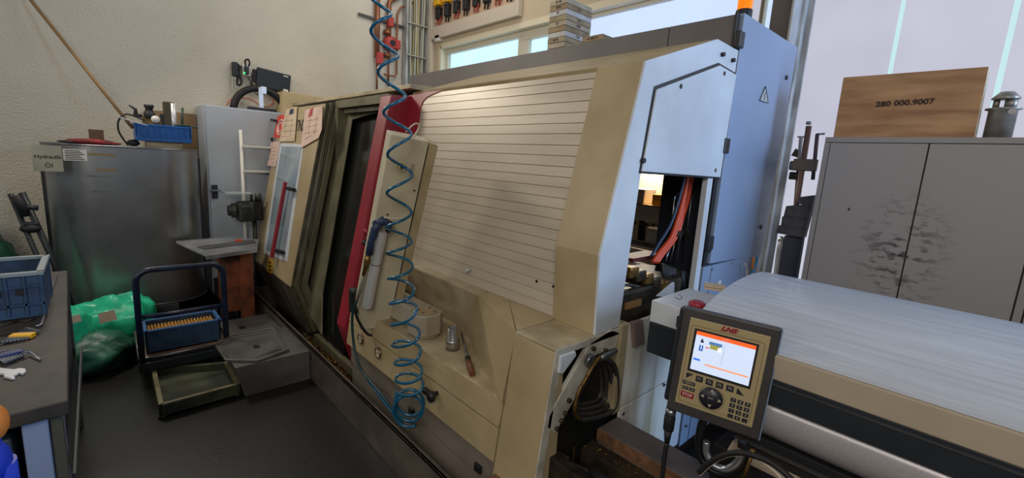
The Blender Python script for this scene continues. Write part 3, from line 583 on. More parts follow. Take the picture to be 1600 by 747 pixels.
ht = prt(MB().slab([(X1 + .012, y, z) for y, z in hz_], (-.010, 0, 0)), 'side_hatch', WHITEP, .003)
prt(MB().slab([(X1 + .0015, y, z) for y, z in [(1.648, 1.975), (2.186, 2.163), (2.387, 2.152), (2.365, 1.625), (1.606, 1.633)]], (-.003, 0, 0)), 'hatch_gasket', BLACK, 0)
for u, v in ((1063, 135), (1131, 115), (1006, 251), (1117, 266), (1131, 85), (1147, 94)):
    c = at(u, v, X=X1 + .01); MB().cyl((X1, c.y, c.z), (X1 + .015, c.y, c.z), .010, seg=14).build('screw', BLACK if v < 260 else STEEL, ht)
prt(MB().box((X1 - .03, 2.245, .99), (X1, 2.30, 1.64)), 'rear_post', WHITEP, .003)
# roof strip between shutter and rear cabinet
prt(MB().prism([(1.585, 2.060), (2.152, 2.262), (2.42, 2.262), (2.42, 2.24), (2.152, 2.24), (1.60, 2.03)], 'X', X1 - .013, -2.75), 'roof_panel', CREAM, .002)
prt(MB().prism([(1.592, 2.048), (1.585, 2.062), (1.66, 2.09), (1.66, 2.04)], 'X', -1.2, -2.6), 'shutter_cover_strip', CREAM, .001)
# rear cabinet body with dark grey front band
prt(MB().box((-4.22, 2.40, 2.0), (X1 - .40, 3.24, 2.437)), 'rear_cabinet', BANDG, .002)
prt(MB().box((X1 - .395, 2.40, 1.9), (X1 - .03, 3.24, 2.437)), 'rear_cabinet', BANDG, .002)
prt(MB().box((X1 - .33, 2.40, .5), (X1 - .03, 3.24, 1.9)), 'rear_column', mat('black_blue_sheet', (34, 38, 48), .5), .002)
# left part: roof, olive frames, door
zr = 2.09
prt(MB().prism([(1.54, 2.078), (1.54, 2.105), (2.4, 2.14), (2.4, 2.10), (1.56, 2.075)], 'X', -5.12, -2.70), 'left_roof', CREAMD, .003)
prt(MB().box((-3.85, 1.50, 1.995), (-2.92, 1.62, 2.055)), 'door_track', OLIVE, .002)
prt(MB().box((-3.75, 1.53, 1.955), (-2.92, 1.60, 1.99)), 'door_track', SEAL, .002)
def strip(x0, x1, dy, depth, name, m, z0=.07, ztop=2.03):
    pts = [(1.27 + dy, z0), (1.13 + dy, .5), (YF(ztop) + dy, ztop), (YF(ztop) + dy + depth, ztop), (1.13 + dy + depth, .52), (1.27 + dy + depth, z0)]
    return prt(MB().prism(pts, 'X', x0, x1), name, m, .003)
ld = prt(MB().prism([(1.13, .5), (YF(2.03), 2.03), (YF(2.03) + .06, 2.03), (1.19, .5)], 'X', -5.10, -3.905), 'left_door', CREAM, .003)
ls = prt(MB().prism([(1.27, .06), (1.13, .497), (1.19, .497), (1.33, .06)], 'X', -5.10, -3.905), 'left_door_skirt', TRAYM, .002)
strip(-3.91, -3.90, .005, .03, 'door_frame_seal', SEAL); strip(-3.91, -3.885, .035, .03, 'door_frame_channel', OLIVE, ztop=2.04); strip(-3.91, -3.872, .065, .015, 'door_frame_seal', SEAL, ztop=2.03); strip(-3.91, -3.862, .08, .05, 'door_frame_channel', OLIVE, ztop=1.99)
# window in left door (leaning plane)
n_ = Vector((0, 1.0, -.2)).normalized(); pF = Vector((-3.9, 1.131, .5)) - n_ * .001
wpts = [on(u, v, pF, n_) for u, v in ((441, 229), (472, 230), (445, 402), (417, 390))]
prt(MB().slab([p - n_ * .004 for p in [on(u, v, pF, n_) for u, v in ((438, 224), (475, 226), (449, 409), (412, 396))]], n_ * .006), 'window_trim', WHITEP, .001, ld)
GLZ = mat('hazy_machine_window', (170, 184, 190), .12, .3, rgb2=(104, 130, 152), scale=3, contrast=(.3, .8))
prt(MB().slab([p - n_ * .008 for p in wpts], n_ * .005), 'window_pane', GLZ, 0, ld)
hA = on(455, 286, pF, n_) - n_ * .05; hB = on(434, 403, pF, n_) - n_ * .05
hd = (hB - hA).normalized(); 
def bar(p, q, w, d, nrm):
    p = Vector(p); q = Vector(q); t = (q - p).normalized(); nrm = Vector(nrm).normalized(); s = t.cross(nrm).normalized()
    vs = []
    for o_ in (p, q):
        for a, b2 in ((-1, -1), (1, -1), (1, 1), (-1, 1)): vs.append(o_ + s * a * w / 2 + nrm * b2 * d / 2)
    return MB().hexa(vs[:4], vs[4:])
hb = prt(bar(hA, hB, .03, .03, n_), 'door_handle', RED, .006, ld)
for q in (on(462, 297, pF, n_), on(445, 394, pF, n_)):
    prt(bar(q - n_ * .05 + Vector((-.045, 0, 0)), q - n_ * .03 + Vector((.04, 0, 0)), .03, .04, n_), 'handle_bracket', BLACK, .003, ld)
yp = [on(u, v, pF, n_) - n_ * .002 for u, v in ((419, 403), (427, 408), (425, 428), (417, 423))]
sg = prt(MB().slab(yp, n_ * .001), 'warning_label', YELLOW, 0, ld)
for k in range(3):
    q = [on(420.5, 408 + 6 * k, pF, n_), on(424.5, 409.5 + 6 * k, pF, n_), on(424, 412 + 6 * k, pF, n_), on(420, 411 + 6 * k, pF, n_)]
    MB().slab([p - n_ * .0035 for p in q], n_ * .001).build('label_symbol', INK, ld)
# logo and lettering on the left door
lg = [on(u, v, pF, n_) - n_ * .002 for u, v in ((434, 181), (446, 179), (438, 215), (427, 216))]
MB().slab(lg, n_ * .001).build('red_emblem', mat('emblem_red', (206, 66, 50), .5), ld)
lc = on(439, 199, pF, n_) - n_ * .0045
Mf = frame(lc, (1, 0, 0), (0, .19, 1))
MB(Mf).tube([(.1 * math.cos(a / 10), .075 * math.sin(a / 10), 0) for a in range(8, 56)], .006, 6).tube([(.065 * math.cos(a / 10), .048 * math.sin(a / 10), 0) for a in range(0, 56)], .005, 6).build('emblem_rings', WHITE, ld)
text('lettering', 'TNX', .15, frame(on(470, 197, pF, n_) - n_ * .003, (1, 0, 0), (0, .19, 1)), INK, ld, bold=.002)
# interior
prt(MB().box((-3.86, 1.50, .06), (-3.80, 2.35, 2.0)), 'interior_left_wall', OLIVE, 0)
prt(MB().box((-3.72, 1.58, .06), (-2.3, 1.62, .9)), 'bed_guard', DARK, 0)
prt(MB().box((-3.80, 2.30, .06), (-2.2, 2.35, 2.0)), 'interior_back_wall', DARK, 0)
prt(MB().box((-3.80, 1.62, .06), (-1.9, 2.29, .3)), 'interior_bed', DARK, 0)
nI = Vector((0, 1, -.19)).normalized(); pI = Vector((-3.7, 1.30, .5))
prt(MB().slab([on(u, v, pI + Vector((0, .05, 0)), nI) for u, v in ((549, 186), (600, 174), (560, 330), (545, 500), (535, 560), (503, 520), (503, 460), (524, 330))], (0, .02, 0)), 'inner_window', mat('smoked_glass', (24, 26, 26), .12, rgb2=(30, 30, 28), scale=2), 0)
prt(MB().slab([on(u, v, pI, nI) for u, v in ((519, 183), (589, 164), (588, 176), (549.5, 187), (525, 330), (503, 460), (502, 523), (466, 462), (472, 402))], (0, .012, 0)), 'inner_door_panel', OLIVE, .003)
prt(MB().lathe((-3.3, 1.72, 1.15), [(0, 0), (.16, 0), (.16, .1), (.1, .14), (0, .14)], (1, 0, 0)), 'chuck', GREASE, 0)
prt(MB().prism([(1.25, .05), (1.25, .12), (1.29, .12), (1.29, .05)], 'X', -3.70, -2.92), 'bed_lip', OLIVE, .003)
# red sliding door
zt_ = 2.025
prt(MB().prism([(1.27, .05), (1.13, .497), (YF(zt_), zt_), (YF(zt_) + .05, zt_), (1.18, .5), (1.32, .05)], 'X', -2.905, -2.76), 'sliding_door', RED, .004)
rp = [(1.13, .497), (YF(zt_), zt_), (YS(zt_) + .01, zt_ + .02), (YS(.9) + .01, .9), (1.30, .3), (1.30, .05)]
prt(MB().slab([(-2.762, y, z) for y, z in [(1.13, .497), (YF(zt_), zt_), (1.62, 2.04), (1.45, .9), (1.34, .05), (1.27, .05)]], (-.01, 0, 0)), 'sliding_door_return', RED, 0)
REDD = RED
nS = Vector((0, 1, -.146)).normalized(); pS = Vector((-2, YS(1.5) - .006, 1.5))
rc = [(613, 155), (693, 137), (691, 141), (677, 147), (667, 152), (661, 158), (657, 168), (655, 185), (652, 200), (648, 215), (640, 260), (625, 330), (612, 400), (596, 400)]
prt(MB().slab([on(u, v, pS, nS) for u, v in rc], (0, .012, 0)), 'door_wing', RED, .002)
for u, v, m_ in ((572, 362, RED), (570, 379, BLACK)):
    c = at(u, v, Y=YF(1.2) - .015); prt(MB().sphere((c.x, c.y, c.z), .02, 12), 'door_stop', m_, 0)
c = at(549, 470, Y=1.1); prt(MB().cbox((c.x, 1.12, c.z), (.07, .06, .16)), 'pedal_guard', BLACK, .02)

# right end: base, braces, side panels
prt(MB().box((X1 - .012, 1.62, .59), (X1, 2.36, .985)), 'side_panel', STREAK, .003)
prt(MB().box((X1 - .012, 1.66, .12), (X1, 2.115, .582)), 'side_panel', STREAK, .003)
prt(MB().box((X1 - .03, 2.135, .12), (X1 - .012, 2.33, .985)), 'side_panel', WHITEP, .003)
prt(MB().box((X1 - .1, 1.585, .58), (X1 + .012, 1.645, 1.0)), 'corner_upright', CREAMD, .01)
for u, v in ((973, 646), (1037, 601), (1072, 665), (1056, 705)):
    c = at(u, v, X=X1); prt(MB().cyl((X1 - .02, c.y, c.z), (X1 + .006, c.y, c.z), .008, seg=10), 'panel_screw', STEEL, 0)
prt(MB().prism([(1.057, .0), (1.057, .1), (1.123, .494), (1.184, .984), (1.60, .984), (1.60, .955), (1.262, .955), (1.215, .9), (1.165, .5), (1.10, .1), (1.10, 0)], 'X', X1 - .002, X1 + .004), 'end_flange', WHITED, .002)
# slanting brace
br = [at(u, v, X=X1 + .004) for u, v in ((923, 536), (955, 515), (968, 520), (962, 543), (932, 555), (922, 575), (905, 612), (868, 677), (855, 669), (858, 650))]
prt(MB().slab(br, (-.02, 0, 0)), 'slanting_brace', WHITED, .003)
pl = [at(u, v, X=X1 + .0) for u, v in ((873, 549), (910, 541), (857, 655), (845, 690))]
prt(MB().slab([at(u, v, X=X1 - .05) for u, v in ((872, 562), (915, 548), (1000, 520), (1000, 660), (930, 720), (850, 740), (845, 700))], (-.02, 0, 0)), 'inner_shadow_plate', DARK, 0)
bk = prt(MB().slab([at(u, v, X=X1 + .02) for u, v in ((877, 557), (900, 549), (901, 556), (880, 585), (874, 584))], (-.014, 0, 0)), 'angle_bracket', WHITEP, .004)
c = at(921, 563, X=X1 + .01); prt(MB().cyl((X1, c.y, c.z), (X1 + .025, c.y, c.z), .028, seg=20), 'pivot_bolt', STEEL, .004)
for u, v in ((882, 645), (876, 657), (869, 669), (926, 544), (945, 547), (888, 625)):
    c = at(u, v, X=X1 + .005); prt(MB().cyl((X1, c.y, c.z), (X1 + .016, c.y, c.z), .009, seg=10), 'bolt', GREASE, 0)
# bellows around spindle end
bl = [at(u, v, X=X1 + .0) for u, v in ((938, 560), (955, 566), (962, 585), (962, 625), (950, 645), (915, 655), (897, 648), (902, 615), (915, 590), (925, 570))]
b = MB()
cen = sum(bl, Vector()) / len(bl)
ringpts = smooth(bl + [bl[0]], 5)[:-1]
for k in range(6):
    s = 1 - .10 * k; b.tube([cen + (p - cen) * s + Vector((-.018 * k + .004, 0, 0)) for p in ringpts], .011, 8, closed=True)
prt(b, 'bellows', mat('bellows_rubber', (56, 54, 52), .5, rgb2=(40, 38, 36), scale=30), 0)
prt(MB().slab([cen + (p - cen) * .6 + Vector((-.105, 0, 0)) for p in bl], (-.01, 0, 0)), 'bellows_hole', BLACK, 0)
prt(MB().tube(smooth([at(u, v, X=X1 + .03) for u, v in ((938, 556), (925, 575), (912, 598), (905, 610), (898, 640), (905, 655))], 5), .007, 8), 'yellowed_hose', BRASS, 0)
prt(MB().tube([at(u, v, X=X1 + .03) for u, v in ((937, 560), (962, 548))], .012, 8), 'cylinder_rod', STEEL, 0)
cv = thing('chip_conveyor', 'oily brown steel chip conveyor rails running out under the bar feeder', 'conveyor', (-.3, 1.4, 0))
# conveyor rails going towards the camera
prt(MB().box((X1 + .045, 1.437, .42), (.6, 1.572, .60)), 'upper_rail', mat('brown_grey_rail', (112, 102, 98), .45, .1, rgb2=(92, 82, 78), scale=8, bump=.1), .004, cv)
prt(MB().box((X1 + .045, 1.43, .545), (.6, 1.437, .597)), 'rusty_face', mat('rusty_face', (140, 100, 70), .5, .2, rgb2=(90, 66, 52), scale=20, bump=.4, bscale=60), .001, cv)
prt(MB().box((X1 + .03, 1.355, .42), (.6, 1.43, .54)), 'chip_channel', GREASE, .002, cv)
b = MB()
for i in range(500):
    c = Vector((rnd.uniform(X1 + .03, .0), rnd.uniform(1.36, 1.43), .542)); d = [Vector((rnd.uniform(-1, 1), rnd.uniform(-1, 1), rnd.uniform(-.4, 1))) * (.002 + .004 * rnd.random()) for _ in range(3)]; b.add([c + d[0], c + d[1], c + d[2]], [(0, 1, 2)])
o = prt(b, 'metal_chips', CHIPS, 0, cv); o['kind'] = 'stuff'
prt(MB().box((X1 - .05, 1.26, .36), (.6, 1.345, .47)), 'lower_channel', GREASE, .003, cv)
prt(MB().box((X1 - .05, 1.20, .40), (.6, 1.25, .545)), 'lower_rail', GREASE, .004, cv)
prt(MB().box((X1 - .2, 1.0, .30), (.6, 1.2, .40)), 'swarf_tray', BROWNST, .003, cv)
for i, (u, v, du) in enumerate(((868, 715, 0), (896, 735, 0))):
    c = at(u, v, Z=.50); prt(MB(Matrix.Translation(c) @ Matrix.Rotation(.25, 4, 'Z')).box((-.045, -.05, -.10), (.045, .05, .0)), 'jaw_block', mat('brown_steel_jaw', (110, 88, 84), .4, .4, rgb2=(84, 66, 62), scale=8), .012, cv)
c = at(935, 738, Z=.46); prt(MB().sphere(c, .07, 18, (1.2, 1, .5)), 'drive_cover', RUBBER, 0, cv)
c = at(878, 703, Z=.45); prt(MB().box((c.x - .05, c.y - .04, .40), (c.x + .04, c.y - .03, .47)).box((c.x - .05, c.y + .03, .40), (c.x + .04, c.y + .04, .47)), 'clamp_plate', BRASS, .002, cv)
# inside the side opening
cold = lambda pts, r, m, nm: prt(MB().tube(smooth(pts, 6), r, 8), nm, m, 0)
XO = X1 - .25
xi = X1 - .335 - .0
prt(MB().box((X1 - .9, 1.62, .70), (X1 - .35, 2.38, 1.10)), 'turret_base', GREASE, .01)
prt(MB().box((X1 - .30, 1.60, .80), (X1 - .04, 2.2, 1.12)), 'spindle_head', GREASE, .02)
prt(MB().slab([at(u, v, Z=1.16) for u, v in ((975, 408), (1025, 415), (1018, 432), (968, 418))], (0, 0, -.01)), 'cover_plate', mat('pale_worn_plate', (170, 150, 136), .5, rgb2=(140, 122, 108), scale=8), 0)
for k in range(5):
    q = at(985 + 12 * k, 425 + 5 * k, X=X1 - .06); prt(MB().cbox(q, (.05, .07, .05)), 'clamp_block', GREASE if k % 2 else BRASS, .008)
prt(MB().tube(smooth([at(u, v, X=X1 - .06) for u, v in ((966, 450), (978, 445), (1005, 450), (1030, 456))], 5), .008, 8), 'guide_rod', STEEL, 0)
prt(MB().cbox(at(985, 474, X=X1 - .05), (.04, .12, .03)), 'brass_bar', mat('tan_bar', (140, 104, 62), .5), 0)
prt(MB().cbox(at(965, 395, X=X1 - .4) if 0 else at(1000, 400, X=X1 - .3), (.1, .3, .02)), 'red_guide', mat('dark_red_rail', (92, 34, 34), .5), 0)
XD = X1 - .1
for k, dx in enumerate((0, 4.5, 9)):
    prt(MB().tube(smooth([at(u + dx * .8, v, X=XD) for u, v in ((1075, 272), (1068, 310), (1058, 345), (1048, 372), (1030, 395), (1020, 410))], 6), .011, 8), 'orange_cable', ORANGE, 0)
prt(MB().tube(smooth([at(u, v, X=XD - .01) for u, v in ((1070, 275), (1060, 315), (1048, 350), (1030, 380), (1018, 400))], 6), .008, 8), 'blue_cable', NAVY, 0)
for pts in (((1088, 275), (1078, 291), (1070, 300)), ((1096, 276), (1082, 294), (1074, 306)), ((1104, 278), (1080, 310), (1076, 340), (1067, 408)), ((1068, 295), (1054, 308), (1050, 345), (1049, 360)), ((1066, 340), (1062, 375), (1056, 410)), ((1056, 365), (1052, 390), (1047, 410)), ((1048, 385), (1042, 400), (1040, 410))):
    prt(MB().tube([at(u, v, X=XD - .03) for u, v in pts], .0045, 6), 'steel_line', STEEL, 0)
c = at(1064, 364, X=XD); prt(MB().cbox(c, (.03, .12, .03)), 'line_clamp', GREASE, .003)
b = MB()
for k in range(26):
    a = at(1035 + 2.4 * k, 412 + .8 * k, X=XD + .0); b.tube([a, a + Vector((.03 * random.random(), .03, -.12))], .009, 6)
prt(b, 'hose_bundle', RUBBER, 0)
prt(MB().slab([at(u, v, X=X1 + .02) for u, v in ((1026, 463), (1052, 441), (1054, 442), (1053, 465))], (-.006, 0, 0)), 'white_gusset', WHITEP, .001)
prt(MB().slab([at(u, v, X=X1 + .02) for u, v in ((990, 504), (1005, 500), (1008, 537), (993, 543))], (-.02, 0, 0)), 'slide_plate', mat('pinkish_steel', (150, 128, 122), .4, .3), .002)

# seen through the opening: shelving against the back wall
t = thing('wall_shelf_unit', 'white shelf with pegboard seen through the opening in the machine side', 'shelf', (-1.9, 3.2, 0.6))
YB = 3.2
a = at(990, 322, Y=YB); b = at(1036, 345, Y=YB)
x0_, x1_ = -2.35, -1.6; zs = at(1010, 320, Y=YB).z
MB().box((x0_, YB, zs - .012), (x1_, YB + .25, zs)).build('wood_shelf', WOODB, t); MB().box((x0_, YB, zs - .13), (x1_, YB + .02, zs - .012)).build('fascia', WHITE, t)
pb = MB().box((x0_, YB + .22, .9), (x1_, YB + .25, zs - .13)).build('pegboard', mat('perforated_board', (196, 190, 180), .6), t)
for k in range(10): MB().box((x0_ + .1 + .06 * k, YB + .215, zs - .2), (x0_ + .13 + .06 * k, YB + .22, zs - .17)).build('slot', INK, pb)
MB().box((x0_, YB - .1, .6), (x1_, YB + .25, at(1010, 388, Y=YB).z)).build('worktop', mat('pale_top', (196, 178, 160), .6), t)
zw = at(1010, 388, Y=YB).z
tag(MB().box((x0_ + .2, YB + .02, zs), (x0_ + .42, YB + .2, zs + .12)).build('storage_bin', WHITE, bevel=.006), 'white bin on the wooden shelf behind the machine opening', 'bin')
tag(MB().box((-1.86, YB + .02, zs), (-1.72, YB + .15, zs + .09)).build('storage_bin', YELLOW, bevel=.006), 'yellow bin on the wooden shelf behind the machine opening', 'bin')
c = at(1003, 358, Y=YB + .1); tag(MB().cyl((c.x, YB + .1, zw), (c.x, YB + .1, zw + .34), .03).build('dark_bottle', BLACK), 'tall dark bottle on the worktop behind the machine opening', 'bottle')
c = at(1028, 370, Y=YB + .1); tag(MB().cyl((c.x, YB + .1, zw), (c.x, YB + .1, zw + .16), .09).build('pale_tub', WHITE), 'pale round tub on the worktop behind the machine opening', 'tub')
tag(MB().box((-2.2, YB - .06, zw), (-1.7, YB - .03, zw + .06)).build('steel_bar', STEEL), 'grey bar along the worktop edge behind the machine opening', 'bar')

# ------------------------------------------------------------------ electrical cabinet (blue lit)
t = thing('electrical_cabinet', 'tall electrical cabinet door, its grey paint tinted by blue light, with warning triangle on the machine end', 'cabinet', (X1, 2.8, 0))
MB().add([(X1, 2.40, 1.17), (X1, 3.18, 1.145), (X1, 3.244, 2.446), (X1, 2.405, 2.437), (X1 - .025, 2.40, 1.17), (X1 - .025, 3.18, 1.145), (X1 - .025, 3.244, 2.446), (X1 - .025, 2.405, 2.437)],
         [(0, 1, 2, 3), (7, 6, 5, 4), (0, 4, 5, 1), (1, 5, 6, 2), (2, 6, 7, 3), (3, 7, 4, 0)]).build('door', CABBLUE, t, .003)
MB().box((X1 - .028, 2.36, 1.15), (X1 - .018, 2.40, 2.43)).build('door_gap', BLACK, t)
MB().box((X1 - .03, 2.34, .1), (X1 - .005, 2.44, 1.155)).box((X1 - .03, 2.45, .1), (X1 - .005, 3.17, 1.155)).build('lower_panel', CABBLUE, t, .003)
for u, v in ((1157, 62), (1134, 228), (1109, 380)):
    c = at(u, v, X=X1 + .01); MB().cbox((X1 + .005, c.y, c.z), (.03, .055, .075)).build('hinge', BLACK, t, .004)
for u, v in ((1231, 121), (1191, 355)):
    c = at(u, v, X=X1 + .01); MB().cyl((X1, c.y, c.z), (X1 + .008, c.y, c.z), .014, seg=16).build('quarter_turn_lock', BLACK, t)
for u, v in ((1113, 421), (1145, 411), (1105, 458)):
    c = at(u, v, X=X1); MB().cyl((X1 - .01, c.y, c.z), (X1 + .002, c.y, c.z), .005, seg=8).build('screw', STEEL, t)
c = at(1125, 444, X=X1); MB().cbox((X1 - .003, c.y, c.z), (.004, .03, .04)).build('socket_plate', WHITE, t)
tr = [at(u, v, X=X1 + .003) for u, v in ((1196, 135), (1187, 157), (1200, 161))]
s = MB().slab(tr, (-.001, 0, 0)).build('warning_triangle', mat('faded_sticker', (176, 180, 176), .5), t)
cc = sum(tr, Vector()) / 3
tri2 = [cc + (p - cc) * .99 + Vector((.001, 0, 0)) for p in tr]; MB().tube(tri2, .0025, 5, closed=True).tube([cc + Vector((.001, .003, .025)), cc + Vector((.001, -.006, .0)), cc + Vector((.001, .004, .0)), cc + Vector((.001, -.002, -.02))], .002, 5).build('bolt_symbol', INK, t)
tag(MB().tube(smooth([at(u, v, X=X1 + .03) for u, v in ((1183, 401), (1180, 415), (1174, 430), (1172, 445))], 4), .007, 6).build('blue_cable', mat('light_blue_cable', (30, 130, 190), .5)), 'light blue cable hanging below the electrical cabinet', 'cable')
tag(MB().tube(smooth([at(u, v, X=X1 + .025) for u, v in ((1178, 402), (1176, 418), (1178, 432), (1172, 448))], 4), .009, 6).build('orange_cable', mat('dull_orange_cable', (196, 120, 60), .5)), 'orange cable hanging below the electrical cabinet', 'cable')
tag(MB().tube(smooth([at(u, v, X=X1 + .03) for u, v in ((1164, 412), (1167, 420), (1166, 436))], 4), .004, 6).build('white_wire', WIRE), 'thin white wire hanging below the electrical cabinet', 'wire')
# beacon
t = thing('warning_beacon', 'amber warning beacon on a black base above the cabinet edge', 'beacon', (X1 - .08, 2.44, 2.44))
c = at(1163, 16, X=X1 - .06)
MB().cyl((c.x, c.y, 2.40), (c.x, c.y, c.z + .0), .04).build('base', BLACK, t, .004)
MB().box((c.x - .02, c.y - .03, 2.28), (c.x + .02, c.y + .03, 2.42)).build('stem', BANDG, t)
MB().lathe((c.x, c.y, c.z), [(.036, 0), (.036, .09), (.025, .11), (0, .115)]).build('amber_lens', mat('amber_lens', (230, 120, 20), .15, trans=.3, emis=(255, 140, 20), estr=.6), t)

# ------------------------------------------------------------------ boxes on the machine roof
boxM = [mat('pale_board_%d' % i, c1, .7, rgb2=c2, scale=9) for i, (c1, c2) in enumerate((((188, 178, 158), (168, 156, 136)), ((166, 146, 116), (140, 120, 92)), ((204, 204, 206), (188, 186, 184)), ((150, 134, 106), (172, 158, 132))))]
zs_ = 2.437
bx0, bx1, by0, by1 = -2.425, -2.27, 2.50, 2.78
bx0 = at(855, 75, Y=2.5).x; bx1 = at(882, 60, Y=2.5).x; topz = at(858, 5, Y=2.5).z
nb = 10; hh = (2.80 - zs_) / nb
pos = ['bottom', 'second', 'third', 'fourth', 'fifth', 'sixth', 'seventh', 'eighth', 'ninth', 'top']
wr = ['D 10', '', 'M 40', '', '', 'ZU', '', 'ER', 'BEFA', 'SK 40']
for k in range(nb):
    j = random.uniform(-.0012, .0012); z0 = zs_ + k * hh
    o = MB().box((bx0 + j, by0 + j, z0), (bx1 + j, by1 + j, z0 + hh - .003)).build('tool_box', boxM[(k * 3 + 1) % 4], bevel=.0015)
    tag(o, '%s flat printed carton in the tall stack on the machine roof' % pos[k] if k else 'bottom flat printed carton of the tall stack on the machine roof', 'carton', 'cartons stacked on the machine roof')
    if wr[k]: text('print', wr[k], .022, frame(((bx0 + bx1) / 2 + j, by0 + j - .001, z0 + hh / 2), (1, 0, 0), (0, 0, 1)), INK, o, bold=.0004)
    if k in (1, 3, 5, 6, 8): text('print', ['', '0815', '', '1230', '', '2000', 'II II', '', 'ZU 7'][k], .024, frame((bx1 + j + .001, (by0 + by1) / 2, z0 + hh / 2), (0, 1, 0), (0, 0, 1)), INK, o, bold=.0004)
lx1 = at(943, 50, Y=2.5).x; lxm = at(910, 60, Y=2.5).x
for k, (xa, xb, lb) in enumerate(((bx1 + .006, lx1, 'lower flat carton lying right of the tall carton stack'), (lxm, lx1 - .005, 'upper flat carton lying right of the tall carton stack'))):
    o = tag(MB().box((xa, by0, zs_ + .036 * k), (xb, by0 + .2, zs_ + .034 + .036 * k)).build('tool_box', boxM[k], bevel=.0015), lb, 'carton', 'cartons stacked on the machine roof')
    text('print', ['DIN 6388 ER', 'GI 5402 16'][k], .02, frame(((xa + xb) / 2 + .03 * (1 - k), by0 - .001, zs_ + .017 + .036 * k), (1, 0, 0), (0, 0, 1)), INK, o, bold=.0004)

# ------------------------------------------------------------------ papers on the left door
def paper(pts, m, label, lift=.006):
    q = [on(u, v, pF, n_) - n_ * lift for u, v in pts]
    t = MB().slab(q, n_ * .002).build('paper_notice', m); tag(t, label, 'paper'); return t, q
t, q = paper(((448, 172), (466, 167), (462, 221), (438, 222)), PAPER, 'beige drawing sheet taped over the red emblem on the left door', .010)
MB().slab([on(u, v, pF, n_) - n_ * .0125 for u, v in ((455, 172), (461, 170), (460, 178), (454, 180))], n_ * .001).build('stamp', NAVY, t)
def scribble(t, cells, lift):
    b = MB()
    for (u0, v0, u1, v1) in cells: b.tube([on(u0, v0, pF, n_) - n_ * lift, on(u1, v1, pF, n_) - n_ * lift], .0009, 4)
    b.build('drawing_lines', mat('faint_pencil', (140, 116, 104), .8), t)
scribble(t, ((445, 190, 462, 188), (444, 198, 461, 196), (443, 206, 461, 205), (442, 214, 452, 214), (450, 180, 447, 210), (458, 184, 455, 216)), .0125)
t, q = paper(((479, 173), (506, 166), (505, 203), (500, 216), (472, 232)), PAPERP, 'large pinkish sheet with cut corner taped at the right of the left door', .012)
MB().slab([on(u, v, pF, n_) - n_ * .0145 for u, v in ((487, 172), (492, 169), (490, 181), (484, 184))], n_ * .001).build('stamp', mat('stamp_red', (170, 60, 70), .7), t)
scribble(t, ((482, 190, 500, 186), (480, 200, 500, 195), (477, 210, 498, 205), (478, 218, 490, 212), (488, 186, 484, 212), (498, 182, 494, 210)), .0145)
t, q = paper(((425, 221), (439, 222), (432, 261), (418, 259)), PAPERP, 'small pinkish list taped left of the door window', .008)
scribble(t, ((424, 230, 434, 231), (423, 236, 433, 237), (422, 242, 432, 243), (421, 248, 431, 249), (420, 254, 430, 255)), .0105)
a = on(436, 190, pF, n_) - n_ * .03; b_ = on(409, 184, pF, n_) - n_ * .05
tag(MB().tube([a, a + (b_ - a) * .45], .012, 8).tube([a + (b_ - a) * .45, b_], [.006, .002], 6).build('scriber', BLACK), 'black scriber with pointed tip fixed at the left door edge', 'scriber')
c = on(428, 219, pF, n_) - n_ * .02; tag(MB().cbox(c, (.03, .02, .04)).build('magnet_clip', BLACK, bevel=.004), 'small black magnet holding the pinkish list', 'magnet')

# ------------------------------------------------------------------ console
Mc = frame((-2.061, 1.073, 1.744), (.224, .969, -.106), (.285, .038, .958))
W, Hc = .25, 1.151
t = thing('operator_console', 'tall narrow cream machine control console seen from its side with key lock', 'console', Mc @ Vector((.12, -Hc, -.15)))
b = MB(Mc); poly = [(0, 0), (.198, 0), (.198, -Hc + .03), (.04, -Hc + .0), (0.0, -Hc + .13)]
poly = [(0, 0), (.196, 0), (.196, -Hc), (.055, -Hc), (.0, -Hc + .14)]
b.prism(poly, 'Z', -.10, 0).build('side_panel', mat('console_paint', (200, 192, 166), .42, rgb2=(184, 174, 148), scale=6, bump=.05, bscale=80), t, .004)
MB(Mc).prism([(.200, -.004), (.25, -.012), (.25, -Hc + .02), (.200, -Hc)], 'Z', -.10, -.002).build('rear_panel', CREAM, t, .004)
MB(Mc).prism([(.1955, -.02), (.1985, -.02), (.1985, -Hc + .09), (.235, -Hc + .09), (.235, -Hc + .086), (.1955, -Hc + .086)], 'Z', -.01, .0008).build('seam', BLACK, t)
MB(Mc).lathe((.082, -.155, 0), [(.027, 0), (.027, .003), (.022, .005), (.021, .003), (.012, .003), (.012, .006), (0, .006)], (0, 0, 1)).build('key_lock', mat('beige_lock', (186, 176, 136), .4), t)
MB(Mc).box((.076, -.158, .006), (.090, -.152, .007)).build('key_slot', BLACK, t)
MB(Mc).box((.13, -.19, 0), (.148, -.13, .0015)).build('rating_plate', mat('grey_plate', (150, 140, 128), .5), t)
for x, y in ((.06, -.42), (.175, -.27)): MB(Mc).cyl((x, y, -.002), (x, y, .002), .006, seg=10).build('plug_hole', INK, t)
